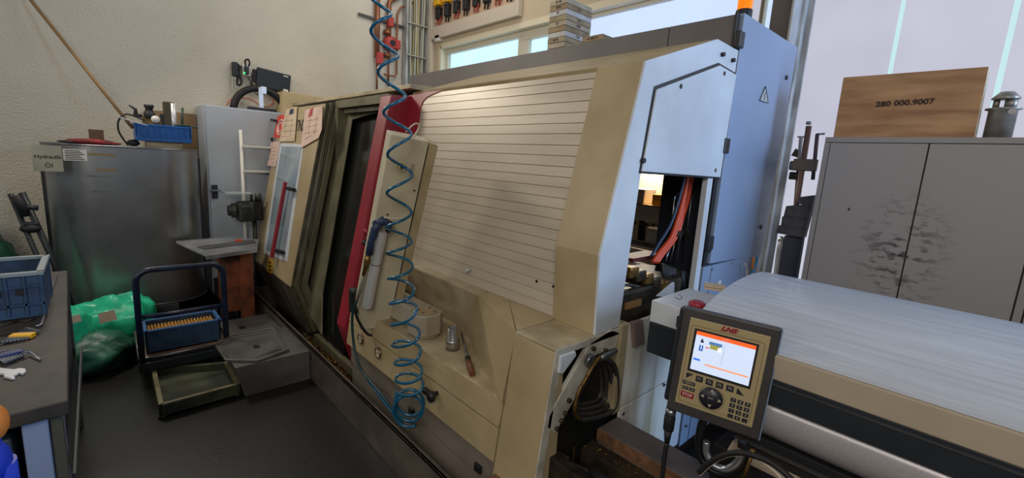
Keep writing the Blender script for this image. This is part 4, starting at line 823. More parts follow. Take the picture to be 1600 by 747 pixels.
# tube, gun, hook
tb = thing('aluminium_tube', 'bare aluminium holster tube fixed upright on the console side', 'tube', Mc @ Vector((.11, -1.0, .02)))
p0 = on(597, 363, Mc @ Vector((0, 0, .032)), Mc.col[2][:3]); p1 = on(574, 479, Mc @ Vector((0, 0, .032)), Mc.col[2][:3])
MB().tube([p0, p1], .028, 20, cap=False).tube([p0, p1], .024, 20).build('tube_body', ALU, tb); MB().tube([p0 + (p1 - p0) * .40, p0 + (p1 - p0) * .41], .0285, 20).build('band_joint', INK, tb)
def onc(u, v, d): return on(u, v, Mc @ Vector((0, 0, d)), Mc.col[2][:3])
g = thing('air_blow_gun', 'navy blue air blow gun hooked beside the aluminium tube', 'blow gun', onc(578, 390, .05))
MB().tube([onc(u, v, .05) for u, v in ((592, 348), (586, 358), (580, 378), (577, 397))], [.026, .022, .019, .020], 12).build('grip', NAVY, g)
MB().tube([onc(u, v, .05) for u, v in ((583, 352), (598, 345), (608, 350), (606, 362))], [.014, .024, .022, .014], 12).build('valve_head', NAVY, g)
MB().tube(smooth([onc(u, v, .055) for u, v in ((588, 346), (584, 346), (584, 352), (588, 354))], 4), .004, 6).build('hanging_eye', NAVY, g)
MB().tube([onc(u, v, .05) for u, v in ((575, 399), (574, 408), (571, 420), (568, 430))], [.016, .018, .012, .010], 12).build('brass_coupling', BRASS, g)
MB().tube([onc(u, v, .05) for u, v in ((568, 430), (563, 452), (557, 472))], [.010, .010, .009], 8).build('hose_tail', mat('grey_rubber_tail', (120, 116, 104), .5), g)
wh = MB().tube(smooth([onc(u, v, .06) for u, v in ((600, 340), (612, 341), (624, 341), (635, 344))], 4), .0035, 6)
tag(wh.build('hose_hook', WIRE), 'short white wire hook above the blow gun', 'hook')
tag(MB().tube(smooth([onc(u, v, .02) for u, v in ((634, 207), (642, 198), (650, 193), (655, 196), (652, 205), (646, 215))], 5), .004, 6).build('hose_hook', WIRE), 'bent white wire loop on the console top holding the hose', 'hook')
tag(MB().tube(smooth([onc(u, v, .0) for u, v in ((552, 455), (556, 490), (566, 512), (576, 523), (584, 522), (590, 513))], 6), .008, 8).build('console_cable', RUBBER), 'black cable looping under the console', 'cable')

# ------------------------------------------------------------------ blue spiral hose
Rt = [(611, 24), (622, 89), (633.6, 152), (643, 211), (644, 275), (643, 334), (643, 379), (644, 419), (646, 457.5), (650, 486), (654, 525), (656, 553), (658, 585), (660, 605)]
Lf = [(580, 51), (591, 115), (600, 178), (606, 244), (605, 303.5), (604, 357), (604, 397), (607, 436), (610, 474.6), (613, 507.7), (615, 537), (618.5, 565), (620, 589), (622, 607)]
nC = Vector(Mc.col[2][:3])
def hp(u, v):
    # plane just in front of the console, bending towards the machine skirt at the bottom
    a = on(u, v, Mc @ Vector((0, 0, .12)), nC); b = at(u, v, Y=1.0)
    k = min(max((v - 370) / 110, 0), 1); return a.lerp(b, k)
path = []
n0 = -1
seq = [(569, -18)]
for r_, l_ in zip(Rt, Lf): seq += [r_, l_]
view = Vector((-.72, .67, 0)); 
def seqpt(i): return hp(*seq[i])
cent = []; rad = []
for i in range(len(seq) - 1):
    a, b = seqpt(i), seqpt(i + 1)
    cs = (a + b) / 2; cent.append(cs); 
# parametric: half turn per step; horizontal vector between extremes gives the radius
right = Vector((.67, .74, 0)).normalized()
fw = Vector((.74, -.67, 0)).normalized()
pts = []
N_ = len(seq)
for i in range(N_ - 1):
    a, b = seqpt(i), seqpt(i + 1)
    ra = (b - a).dot(right) / 2
    for k in range(10):
        th = math.pi * k / 10; s_ = (1 - math.cos(th)) / 2
        p = a + (b - a) * (k / 10)
        lin = (b - a).dot(right) * (k / 10); want = (b - a).dot(right) * s_
        p = p + right * (want - lin)
        dep = abs(ra) * math.sin(th) * (1 if i % 2 else -1)
        pts.append(p + fw * dep)
pts.append(seqpt(N_ - 1))
hs = thing('spiral_air_hose', 'stretched blue spiral air hose hanging in front of the console', 'hose', Vector((pts[-1].x, pts[-1].y, pts[-1].z - .1)))
# lower loops hanging round
cb = hp(640, 632)
lp = []
c0 = hp(641, 625)
for k in range(0, 62):
    a = math.pi + k * 2 * math.pi / 26
    lp.append(c0 + right * (.066 * math.cos(a)) * -1 * -1 + Vector((0, 0, 1)) * (.072 * math.sin(a) * -1 * -1) + fw * (.0008 * k) + Vector((0, 0, -.0006 * k)))
pts2 = pts + [c0 + right * -.066 + Vector((0, 0, .02))] + lp[1:]
MB().tube(pts2, .0072, 10).build('coil', BLUEH, hs)
tail = smooth([lp[-1], hp(636, 655), hp(620, 648), hp(603, 625), hp(585, 603), hp(566, 580), hp(556, 555), hp(551, 520), hp(551, 490), onc(557, 472, .06)], 6)
MB().tube(tail, .0078, 10).build('straight_tail', TEALH, hs)
tail2 = smooth([lp[-6], hp(628, 659), hp(612, 643), hp(596, 622), hp(575, 594)], 6)
MB().tube(tail2, .007, 8).build('second_strand', BLUEH, hs)

# ------------------------------------------------------------------ items on the service shelf
c = at(707, 545, Z=.69)
t = thing('steel_sleeve', 'turned steel sleeve standing on the machine ledge', 'sleeve', (c.x, c.y, .69))
MB().lathe((c.x, c.y, .69), [(0, 0), (.037, 0), (.037, .05), (.034, .053), (.029, .055), (.029, .115), (.023, .115), (.023, .06), (0, .06)], seg=28).build('body', mat('turned_steel', (176, 172, 166), .25, .9), t)
a = at(716, 500, Z=.80); b_ = at(731, 557, Z=.705)
t = thing('hand_brush', 'brown handled tool leaning against the recess wall behind the sleeve', 'brush', at(736, 585, Z=.69))
q1 = at(732, 564, Z=.71); q2 = at(738, 585, Z=.702); MB().tube([q1, q1 + (q2 - q1) * .3, q2], [.013, .016, .015], 12).build('handle', mat('dark_red_wood', (104, 62, 40), .4), t)
MB().tube([q1 + (q1 - q2) * .25, q1], [.014, .013], 12).build('ferrule', BLACK, t); MB().tube([at(721, 520, Z=.76), q1 + (q1 - q2) * .2], .006, 8).build('shaft', STEEL, t)

# ------------------------------------------------------------------ BAR FEEDER
t = thing('bar_feeder', 'long bar feeder with rounded pale grey hood running to the right', 'bar feeder', (.3, 1.8, 0))
xe = -.62; xr = 2.2
prof = [(1.375, 1.160), (1.40, 1.173), (1.44, 1.184), (1.49, 1.200), (1.57, 1.228), (1.64, 1.243), (1.71, 1.254), (1.80, 1.262), (1.90, 1.266), (2.0, 1.262), (2.1, 1.246), (2.2, 1.215), (2.27, 1.17)]
vs = []; fs = []
for y, z in prof: vs += [(xe, y, z), (xr, y, z)]
for i in range(len(prof) - 1): fs.append((2 * i, 2 * i + 1, 2 * i + 3, 2 * i + 2))
b = MB(); b.add(vs, fs, True); m_ = len(prof)
b.add([(xe, y, z) for y, z in prof], [list(range(m_))]); b.add([(xr, y, z) for y, z in prof], [list(range(m_))]); b.build('hood', HOOD, t)
MB().prism([(1.372, 1.086), (1.372, 1.156), (1.385, 1.163), (2.25, 1.163), (2.25, 1.086)], 'X', xe + .004, xr).build('front_band', HOODB, t, .003)
MB().box((xe - .0, 1.378, 1.005), (xr, 2.24, 1.084)).build('black_rail', RAILB, t, .002)
MB().box((xe - .0, 1.374, 1.068), (xr, 1.378, 1.072)).build('rail_line', STEEL, t)
lo = []
for i in range(9): a = math.pi / 2 * i / 8; lo.append((1.50 - .10 * math.cos(a - .35), .90 + .105 * math.cos(math.pi / 2 - a) * 1.0 if 0 else 1.0 - .16 * i / 8))
lo = [(1.392, 1.003), (1.388, .985), (1.388, .96), (1.395, .93), (1.41, .905), (1.43, .885), (1.46, .87), (1.6, .87), (1.6, 1.003)]
b = MB(); m_ = len(lo); b.add([(x, y, z) for x in (-.395, xr) for y, z in lo], [[i, (i + 1) % m_, m_ + (i + 1) % m_, m_ + i] for i in range(m_)], True); b.add([(-.395, y, z) for y, z in lo], [list(range(m_))]); b.build('lower_cover', SILVERC, t)
MB().box((-.43, 1.42, .80), (xr, 1.9, .875)).build('slot_profile', RUBBER, t, .002)
MB().box((-.44, 1.405, .845), (xr, 1.42, .849)).build('slot_line', DARKGREY, t)
MB().prism([(1.40, .785), (1.40, .80), (1.43, .815), (1.5, .815), (1.5, .785)], 'X', -.45, xr).build('beige_strip', HOODB, t, .002)
MB().box((-.50, 1.42, .66), (xr, 2.0, .785)).build('support_beam', RUBBER, t, .003)
MB().box((-.46, 1.60, 0), (xr, 2.1, .66)).build('base_cabinet', mat('taupe_cabinet', (104, 92, 88), .5), t, .003)
# end box
MB().prism([(-.820, 1.50), (-.60, 1.50), (-.60, 1.80), (-.825, 1.80)], 'Z', 1.087, 1.170).build('end_box', WHITEP, t, .003)
MB().prism([(-.820, 1.502), (-.60, 1.502), (-.60, 1.80), (-.825, 1.80)], 'Z', .965, 1.085).build('end_box_base', RAILB, t, .002)
c = at(1088, 483, Z=1.175); MB().lathe((c.x, c.y, 1.17), [(.0, 0), (.022, 0), (.022, .012), (.028, .014), (.028, .028), (.02, .034), (0, .034)]).build('emergency_button', RED, t)
c = at(1060, 503, Y=1.495); MB().box((c.x - .006, 1.492, c.z - .02), (c.x + .006, 1.5, c.z + .02)).build('catch', BLACK, t)
MB().tube(smooth([at(1054, 464, Z=1.1705), at(1062, 468, Z=1.171), at(1066, 464, Z=1.1705), at(1060, 461, Z=1.1705)], 4), .0012, 4).build('pen_mark', INK, t)
o = tag(MB(frame(at(1112, 452, Z=1.18), (.9, .4, 0), (-.4, .9, 0))).box((-.03, -.02, 0), (.05, .03, .01)).box((-.03, -.02, .012), (.05, .03, .02)).build('notepad', PAPER), 'small pads of paper lying behind the feeder end box', 'notepad')
# ribbed steel hose, cables below
tag(MB().tube(smooth([at(u, v, Y=1.36) for u, v in ((1108, 640), (1096, 665), (1092, 695), (1097, 718), (1113, 735), (1135, 741), (1155, 730), (1165, 708), (1162, 690))], 7), .0125, 12).build('conduit_hose', mat('black_conduit', (30, 30, 34), .3, .2)), 'black conduit hose hanging in a big loop below the pendant', 'hose')
tag(MB().tube(smooth([at(u, v, Y=1.345) for u, v in ((1104, 690), (1104, 708), (1115, 726), (1135, 733), (1153, 722), (1160, 706))], 7), .011, 12).build('chrome_conduit', mat('chrome_conduit', (220, 222, 228), .18, .9)), 'shiny silver conduit lying inside the black hose loop', 'conduit')
tag(MB().tube(smooth([at(u, v, Y=1.25) for u, v in ((1092, 738), (1110, 722), (1135, 710), (1160, 708), (1190, 716), (1215, 730), (1240, 752))], 6), .008, 10).build('black_cable', RUBBER), 'thick black cable arching below the beige strip', 'cable')
tag(MB().tube(smooth([at(u, v, Y=1.255) for u, v in ((1094, 743), (1112, 726), (1136, 714), (1160, 712), (1180, 716), (1205, 732), (1225, 752))], 6), .0025, 8).build('white_wire', WIRE), 'thin white wire following the arching black cable', 'wire')
tag(MB().tube([at(1176, 708, Y=1.30), at(1160, 752, Y=1.30)], .0045, 8).sphere(at(1176, 706, Y=1.30), .009, 10).build('brass_rod', BRASS), 'thin brass rod standing below the beige strip', 'rod')

# ------------------------------------------------------------------ PENDANT (HMI)
Mh = frame((-.601, 1.305, 1.241), (.958, .286, -.038), (.013, .087, .996))
Wh, Hh = .26, .333
t = thing('control_pendant', 'grey hand pendant with colour screen and keypad in front of the bar feeder', 'control panel', Mh @ Vector((.13, -Hh, -.03)))
HOUS = mat('anthracite_housing', (62, 58, 58), .45, rgb2=(54, 50, 50), scale=8)
FACE = mat('champagne_face', (176, 158, 118), .4, .2); KEY = mat('navy_key', (38, 38, 48), .4); KEYT = mat('key_lettering', (176, 164, 140), .5)
MB(Mh).box((0, -Hh, -.035), (Wh, 0, 0)).build('housing', HOUS, t, .004)
MB(Mh).box((-.018, -Hh + .01, -.075), (Wh - .05, -.01, -.035)).build('rear_housing', RAILB, t, .008)
MB(Mh).box((Wh, -Hh, -.03), (Wh + .004, 0, -.002)).build('edge_strip', mat('edge_blue_grey', (110, 124, 150), .35), t, .001)
fp = MB(Mh).box((.022, -Hh + .032, 0), (Wh - .022, -.026, .002)).build('face_plate', FACE, t, .001)
def loop(x0, y0, x1, y1, r=.008, z=.0023):
    pts = []
    for cx, cy, a0 in ((x1 - r, y1 - r, 0), (x0 + r, y1 - r, 90), (x0 + r, y0 + r, 180), (x1 - r, y0 + r, 270)):
        for k in range(5): a = math.radians(a0 + 22.5 * k); pts.append((cx + r * math.cos(a), cy + r * math.sin(a), z))
    return pts
MB(Mh).tube(loop(.030, -Hh + .042, Wh - .032, -.048), .0006, 4, closed=True).build('outline', INK, t)
text('logo', 'LNS', .019, Mh @ Matrix.Translation((.13, -.0365, .0028)), RED, t, shear=.35, bold=.0012, sx=1.25)
sc = MB(Mh).box((.040, -.191, .002), (.214, -.056, .0035)).build('screen_bezel', RUBBER, t)
def scr(name, x0, y0, x1, y1, rgb, z=.0040, s=1.0):
    return MB(Mh).box((x0, y0, .0035), (x1, y1, z)).build(name, mat(name + '_light', rgb, .3, emis=rgb, estr=s), sc)
scr('screen', .047, -.183, .208, -.062, (200, 214, 240), s=.75)
scr('title_bar', .047, -.0735, .208, -.062, (240, 96, 40), .0042, .8)
scr('status_bar', .085, -.160, .203, -.1555, (236, 150, 100), .0042, .8)
scr('blue_marker', .051, -.152, .070, -.146, (40, 110, 230), .0042, .8)
scr('icon', .090, -.106, .117, -.084, (170, 168, 80), .0043, .5); scr('icon', .086, -.093, .122, -.084, (90, 130, 190), .0044, .5); scr('icon', .112, -.110, .122, -.097, (230, 234, 240), .0045, .8)
scr('icon', .062, -.094, .071, -.088, (50, 50, 70), .0043, .2); scr('icon', .064, -.088, .068, -.082, (50, 50, 70), .0043, .2); scr('icon', .061, -.118, .065, -.102, (50, 110, 200), .0043, .4); scr('icon', .068, -.118, .072, -.102, (50, 110, 200), .0043, .4); scr('icon', .061, -.120, .072, -.116, (50, 110, 200), .0043, .4)
scr('red_arrow', .078, -.107, .088, -.104, (230, 50, 40), .0044, .6)
text('screen_text', 'ALARM', .0075, Mh @ Matrix.Translation((.128, -.0678, .0043)), WHITE, sc, ext=.0001)
MB(Mh).box((.128, -.148, .0040), (.1285, -.085, .0042)).build('divider', INK, sc)
def key(cx, cy, w, h, s, ts, m=KEY, tm=KEYT):
    k = MB(Mh).box((cx - w / 2, cy - h / 2, .002), (cx + w / 2, cy + h / 2, .0038)).build('key', m, t, .0008)
    if s: text('key_letter', s, ts, Mh @ Matrix.Translation((cx, cy, .0039)), tm, k, ext=.0001)
    return k
for i, s in enumerate(('F1', 'F2', 'F3', 'F4')): key(.078 + .0285 * i, -.207, .020, .018, s, .011)
for cx, mir in ((.050, 1), (.192, -1)):
    MB(Mh).prism([(cx - .010, -.216), (cx - .010, -.198), (cx + .010, -.198)] if mir > 0 else [(cx - .010, -.216), (cx - .010, -.198), (cx + .010, -.216)], 'Z', .002, .0036).build('key', KEY, t)
key(.052, -.229, .036, .012, 'MENU', .010)
key(.044, -.2465, .017, .011, 'ESC', .0065); key(.0635, -.2465, .017, .011, 'CLR', .0065)
key(.053, -.2665, .038, .017, 'STOP', .012, RED, WHITE)
dp = MB(Mh).lathe((.119, -.254, .002), [(.0335, 0), (.0335, .0015), (0, .0015)], (0, 0, 1), 32).build('direction_pad', KEY, t)
MB(Mh).tube([(.119 + .0375 * math.cos(a * math.pi / 20), -.254 + .0375 * math.sin(a * math.pi / 20), .0022) for a in range(40)], .0005, 4, closed=True).build('pad_ring', INK, t)
for k in range(4):
    a = k * math.pi / 2; c = Vector((.119 + .024 * math.cos(a), -.254 + .024 * math.sin(a))); d = Vector((math.cos(a), math.sin(a))); e = Vector((-d.y, d.x))
    MB(Mh).prism([tuple(c + d * .005), tuple(c - d * .004 + e * .005), tuple(c - d * .004 - e * .005)], 'Z', .0035, .0042).build('arrow', KEYT, dp)
text('key_letter', 'Enter', .0075, Mh @ Matrix.Translation((.119, -.254, .0038)), KEYT, dp, ext=.0001)
for r in range(4):
    for c in range(3): key(.178 + .019 * c - .0, -.2375 - .0165 * r, .0145, .0125, ('789', '456', '123', '-0.')[r][c], .010)
# connector and cable
cn = thing('pendant_cable', 'thick black cable with screwed plug leaving the pendant bottom', 'cable', Mh @ Vector((.0, -.6, -.03)))
q = [on(u, v, Mh @ Vector((0, 0, -.03)), Mh.col[2][:3]) for u, v in ((1049, 638), (1047, 650), (1044, 672), (1042, 692), (1038, 715), (1034, 755))]
MB().tube([q[0], q[1]], .016, 16).build('metal_collar', STEEL, cn); MB().tube([q[1], q[2]], [.0175, .0165], 16).build('plug', BLACK, cn, .002)
MB().tube([q[2], q[3]], [.013, .008], 14).build('strain_relief', RUBBER, cn); MB().tube(smooth(q[3:], 4), .0075, 12).build('lead', RUBBER, cn)

# ------------------------------------------------------------------ grey cabinet right
def smudge_mat():
    m = mat('smudged_grey_paint', (138, 134, 132), .5); N = m.node_tree.nodes; L = m.node_tree.links; b = N['Principled BSDF']
    g = N.new('ShaderNodeTexCoord'); n = N.new('ShaderNodeTexNoise'); n.inputs['Scale'].default_value = 34; n.inputs['Detail'].default_value = 5
    mp = N.new('ShaderNodeMapping'); mp.inputs['Scale'].default_value = (.6, 1, 1.3); L.new(g.outputs['Object'], mp.inputs[0]); L.new(mp.outputs[0], n.inputs['Vector'])
    r = N.new('ShaderNodeValToRGB'); r.color_ramp.elements[0].position = .5; r.color_ramp.elements[1].position = .62
    L.new(n.outputs['Fac'], r.inputs[0])
    # hand smears gathered round a spot at the door edges (object space: metres from the cabinet foot centre)
    s = N.new('ShaderNodeMapping'); s.vector_type = 'TEXTURE'; s.inputs['Location'].default_value = SPOT; s.inputs['Scale'].default_value = (.22, 10, .36); L.new(g.outputs['Object'], s.inputs[0])
    gr = N.new('ShaderNodeTexGradient'); gr.gradient_type = 'SPHERICAL'; L.new(s.outputs[0], gr.inputs[0])
    mul = N.new('ShaderNodeMath'); mul.operation = 'MULTIPLY'; L.new(r.outputs[0], mul.inputs[0]); L.new(gr.outputs['Fac'], mul.inputs[1])
    mx = N.new('ShaderNodeMixRGB'); mx.inputs[1].default_value = srgb(158, 152, 148); mx.inputs[2].default_value = srgb(40, 36, 34); L.new(mul.outputs[0], mx.inputs[0]); L.new(mx.outputs[0], b.inputs['Base Color']); return m
YC = 3.0; zc_ = 1.886; gx = at(1291, 214.5, Y=YC).x
sp = at(1405, 400, Y=YC); SPOT = (sp.x - gx, sp.y - YC, sp.z)
t = thing('steel_cabinet', 'wide grey steel cabinet with smudged doors by the frosted window', 'cabinet', (gx, YC, 0))
SM = smudge_mat()
MB().box((gx, YC + .004, 0), (.75, YC + .42, zc_ - .0)).build('body', GREYCAB, t, .003)
d1 = at(1298.4, 222, Y=YC); d2 = at(1453, 224, Y=YC); d3 = at(1600, 418, Y=YC)
MB().box((gx, YC - .012, zc_ - .028), (.75, YC + .004, zc_)).build('top_edge', GREYCAB, t, .002); MB().box((gx, YC - .012, 0), (d1.x, YC + .004, zc_ - .03)).build('side_edge', GREYCAB, t, .002)
MB().box((gx, YC, 0), (.75, YC + .003, zc_ - .02)).build('door_shadow_gap', INK, t)
dzt = zc_ - .031
dr = MB().box((d1.x + .003, YC - .012, .1), (d2.x - .003, YC + .002, dzt)).build('door', SM, t, .002)
dr2 = MB().box((d2.x + .003, YC - .012, .1), (d3.x - .003, YC + .002, dzt)).build('door', SM, t, .002)
MB().box((d3.x + .003, YC - .012, .0), (d3.x + .03, YC + .002, dzt)).build('side_edge', GREYCAB, t, .002); MB().box((d3.x + .036, YC - .012, .0), (.75, YC + .002, dzt)).build('door', SM, t, .002)
c = at(1408, 476, Y=YC - .02); MB().box((c.x - .012, YC - .03, c.z - .02), (c.x + .05, YC - .012, c.z + .012)).build('handle_shell', BLACK, dr2, .004); MB().box((c.x + .008, YC - .034, c.z - .012), (c.x + .022, YC - .029, c.z + .004)).build('lock_barrel', STEEL, dr2)
c = at(1327, 327, Y=YC - .012); MB().box((c.x - .006, YC - .013, c.z - .008), (c.x + .004, YC - .0121, c.z + .008)).build('paint_chip', INK, dr)
# wooden box
Mw = frame((-.749 + .062, 3.02, 0), (.993, .117, 0), (0, 0, 1))
def wb(u, v): return at(u, v, Y=3.04)
a = wb(1303, 213); b_ = wb(1523, 213); c = wb(1545, 104); d = wb(1318, 121)
t = thing('wooden_case', 'brown plywood case with stencilled number on the grey cabinet', 'case', (a.x, 3.04, zc_))
z0 = zc_ + .002
F1 = [Vector((a.x, 3.03, z0)), Vector((at(1523, 213, Y=3.10).x, 3.10, z0))]
p1 = at(1545, 104, Y=3.10); p2 = at(1318, 121, Y=3.03)
front = [F1[0], F1[1], p1, p2]
fn = (F1[1] - F1[0]).cross(Vector((0, 0, 1))).normalized() * -1
MB().slab(front, Vector((0, .015, 0))).build('front_panel', WOODB, t, .001)
MB().slab([p + Vector((0, .165, 0)) for p in front], Vector((0, .012, 0))).build('back_panel', WOODB, t, .001)
MB().slab([F1[1] + Vector((-.012, .015, 0)), F1[1] + Vector((-.012, .165, 0)), p1 + Vector((-.012, .165, 0)), p1 + Vector((-.012, .015, 0))], Vector((.012, 0, 0))).build('end_panel', WOODP, t, .001)
MB().slab([F1[0] + Vector((0, .015, 0)), F1[0] + Vector((0, .165, 0)), p2 + Vector((0, .165, 0)), p2 + Vector((0, .015, 0))], Vector((.012, 0, 0))).build('end_panel', WOODB, t, .001)
MB().slab([F1[0] + Vector((0, .015, 0)), F1[1] + Vector((0, .015, 0)), F1[1] + Vector((0, .165, 0)), F1[0] + Vector((0, .165, 0))], Vector((0, 0, .01))).build('bottom_panel', WOODB, t)
tm = at(1413, 161, Y=3.065); ex = (F1[1] - F1[0]).normalized()
text('stencil', '280 000.9007', .036, frame(tm + Vector((0, -.006, 0)), ex + Vector((0, 0, .04)), (0, 0, 1)), mat('stencil_ink', (58, 36, 24), .8), t, bold=.001, sx=1.15)
# canister
c = at(1558, 213, Y=3.2); cr = .05
t = thing('metal_canister', 'cylindrical metal canister with domed cap on the grey cabinet', 'canister', (c.x, 3.2, zc_))
CN = mat('weathered_aluminium', (170, 164, 156), .4, .6, rgb2=(130, 122, 112), scale=12)
ha = at(1565, 172, Y=3.2).z - zc_
MB().lathe((c.x, 3.2, zc_), [(0, .0), (cr, .0), (cr, ha - .004), (cr + .013, ha), (cr + .013, ha + .006), (cr, ha + .008), (0, ha + .008)]).build('body', CN, t)
h2 = at(1570, 155, Y=3.2).z - zc_; h3 = at(1572, 143, Y=3.2).z - zc_
for dx in (-.028, .02): MB().cyl((c.x + dx, 3.2, zc_ + ha + .008), (c.x + dx, 3.2, zc_ + h2), .012 if dx < 0 else .022).build('cap_support', CN, t)
MB().lathe((c.x, 3.2, zc_), [(.0, h2 - .004), (.048, h2 - .002), (.05, h2 + .003), (.025, h3 - .003), (.0, h3)]).build('domed_cap', CN, t)
MB().cyl((c.x + .03, 3.15, zc_ + ha - .014), (c.x + .03, 3.14, zc_ + ha - .014), .014).build('side_screw', STEEL, t)

# ------------------------------------------------------------------ clamps and dark pads between column and cabinet
YK = 3.3
def kp(u, v, y=YK): return at(u, v, Y=y)
t = thing('bar_clamp', 'brown steel bar clamp with screw spindle by the frosted window, rightmost of the clamps', 'clamp', kp(1243, 440))
q_ = kp(1230, 450); MB().tube([kp(1264, 197), kp(1243, 330), q_, (q_.x, q_.y, 0)], .019, 4).build('bar', mat('brown_bar', (118, 92, 84), .5, .3), t)
MB().cbox(kp(1258, 258), (.13, .04, .075)).build('sliding_jaw', mat('jaw_brown', (112, 100, 92), .5, .4), t, .006)
MB().tube([kp(1277, 210), kp(1270, 281)], .011, 8).build('spindle', mat('purple_brown_steel', (96, 80, 92), .5, .4), t); MB().tube([kp(1275, 210), kp(1289, 209)], .006, 6).build('tommy_bar', STEEL, t)
MB().cyl(kp(1263, 195), kp(1264, 190), .014).build('end_pin', STEEL, t)
t = thing('bar_clamp', 'pale steel bar clamp half hidden behind the brown one', 'clamp', kp(1236, 440, 3.36))
q_ = kp(1236, 440, 3.36); MB().tube([kp(1252, 213, 3.36), kp(1243, 320, 3.36), q_, (q_.x, q_.y, 0)], .013, 4).build('bar', GALV, t)
MB().slab([kp(1236, 243, 3.36), kp(1243, 232, 3.36), kp(1249, 237, 3.36), kp(1248, 247, 3.36)], (0, .03, 0)).build('fixed_jaw', GREASE, t)
MB().cbox(kp(1242, 259, 3.36), (.06, .04, .06)).build('sliding_jaw', STEEL, t, .01); MB().cbox(kp(1243, 275, 3.36), (.07, .04, .05)).build('pad', GREASE, t, .008)
MB().cbox(kp(1252, 214, 3.36), (.04, .015, .01)).build('end_pin', STEEL, t)
t = thing('bar_clamp', 'grey clamp with round foot low behind the column', 'clamp', kp(1226, 440, 3.30))
q_ = kp(1212, 450); MB().tube([kp(1224, 372), kp(1220, 390), q_, (q_.x, q_.y, 0)], .026, 8).build('bar', GALV, t); MB().tube([kp(1218, 374), kp(1234, 379)], .024, 8).build('collar', STEEL, t)
PAD = mat('dark_rubber_mat', (66, 64, 70), .6, rgb2=(86, 82, 84), scale=18)
names = ('topmost dark rubber pad leaning beside the grey cabinet', 'second dark rubber pad down beside the grey cabinet', 'third dark rubber pad down beside the grey cabinet', 'lowest dark rubber pad of the leaning pile')
for k, pl_ in enumerate((((1248, 308), (1272, 305), (1266, 322), (1244, 318)), ((1228, 322), (1268, 318), (1262, 342), (1224, 338)), ((1222, 338), (1262, 342), (1258, 358), (1220, 352)), ((1216, 352), (1258, 357), (1254, 372), (1212, 364)))):
    o = MB().slab([kp(u, v, 3.22 - .012 * k) for u, v in pl_], (0, .08, 0)).build('rubber_pad', PAD, bevel=.003); tag(o, names[k], 'pad', 'rubber pads')
bg_ = [kp(u, v, 3.22) for u, v in ((1226, 368), (1254, 372), (1240, 470), (1212, 470))]; bg_[2].z = bg_[3].z = 0
tag(MB().slab(bg_, (0, .05, 0)).build('dark_bag', mat('dark_blue_cloth', (54, 56, 70), .7, rgb2=(70, 70, 84), scale=8, stretch=(1, 1, .2))), 'dark blue cloth bag standing under the rubber pads', 'bag')

# ------------------------------------------------------------------ BENCH
t = thing('workbench', 'dark worn workbench at the left edge with pale blue drawer cabinet below', 'workbench', (-2.5, -.8, 0))
ZB = .9
MB().add([(-1.705, -.107, ZB), (-3.46, -.160, ZB), (-3.46, -1.5, ZB), (-1.60, -1.5, ZB), (-1.705, -.107, ZB - .042), (-3.46, -.160, ZB - .042), (-3.46, -1.5, ZB - .042), (-1.60, -1.5, ZB - .042)],
         [(0, 1, 2, 3), (7, 6, 5, 4), (0, 4, 5, 1), (1, 5, 6, 2), (2, 6, 7, 3), (3, 7, 4, 0)]).build('bench_top', BENCH, t, .004)
PB = mat('pale_blue_paint', (128, 140, 168), .45)
XB = -1.72
MB().box((-2.2, -.205, .05), (XB, -.153, ZB - .044)).build('side_frame', PB, t, .004); MB().box((-2.2, -.95, .05), (XB - .04, -.23, ZB - .1)).build('cabinet_body', mat('blue_grey_cabinet', (62, 76, 92), .45), t, .004)
MB().box((-3.4, -.20, .0), (-3.34, -.16, ZB - .042)).box((XB - .05, -.148, .0), (XB - .01, -.125, ZB - .042)).builds('leg', mat('dull_leg', (74, 72, 62), .5), t, .002)
MB().box((-3.36, -.19, .1), (XB - .05, -.17, ZB - .06)).build('back_panel', DARKGREY, t)
MB().box((-3.3, -.135, .45), (-2.0, -.128, .5)).build('side_rail', DARKGREY, t)
# bench crate
x1c = at(66, 455, Z=ZB).x
pA = at(68, 478, Z=ZB); pB = at(0, 487, Z=ZB)
rimz = ZB + .19
pr = at(66, 425, Z=rimz); pr2 = at(77, 396, Z=rimz)
bx = (pr.x + pA.x) / 2
tc_ = thing('storage_crate', 'dusty blue deep plastic crate on the bench', 'crate', (bx - .2, -.5, ZB))
xa, xb = pr.x - .36, pr.x; yb1 = pr.y; ya = -1.0
zr_ = rimz
MB().hexa([(xa, ya, ZB + .004), (xb - .01, ya, ZB + .004), (xb - .01, yb1 - .012, ZB + .004), (xa, yb1 - .012, ZB + .004)], [(xa, ya, ZB + .012), (xb - .01, ya, ZB + .012), (xb - .01, yb1 - .012, ZB + .012), (xa, yb1 - .012, ZB + .012)]).build('floor', BLUED, tc_)
MB().box((xb - .018, ya, ZB + .004), (xb - .008, yb1, zr_)).box((xa, yb1 - .012, ZB + .004), (xb, yb1 - .004, zr_)).box((xa, ya, ZB + .004), (xa + .01, yb1, zr_)).build('walls', BLUED, tc_)
RIMC = mat('dusty_rim', (128, 138, 142), .6)
MB().box((xb - .02, ya, zr_ - .012), (xb + .004, yb1 + .004, zr_ + .004)).box((xa - .004, yb1 - .02, zr_ - .012), (xb, yb1 + .004, zr_ + .004)).box((xa - .004, ya, zr_ - .012), (xa + .02, yb1, zr_ + .004)).build('rim', RIMC, tc_, .003)
for k in range(8):
    y = yb1 - .004 - .05 * k; MB().box((xb - .008, y - .004, ZB + .02), (xb + .002, y + .002, zr_ - .012)).build('rib', BLUED, tc_)
MB().box((xb - .008, ya, ZB + .055), (xb + .002, yb1, ZB + .065)).box((xb - .008, ya, ZB + .13), (xb + .001, yb1, ZB + .137)).build('band', BLUED, tc_)
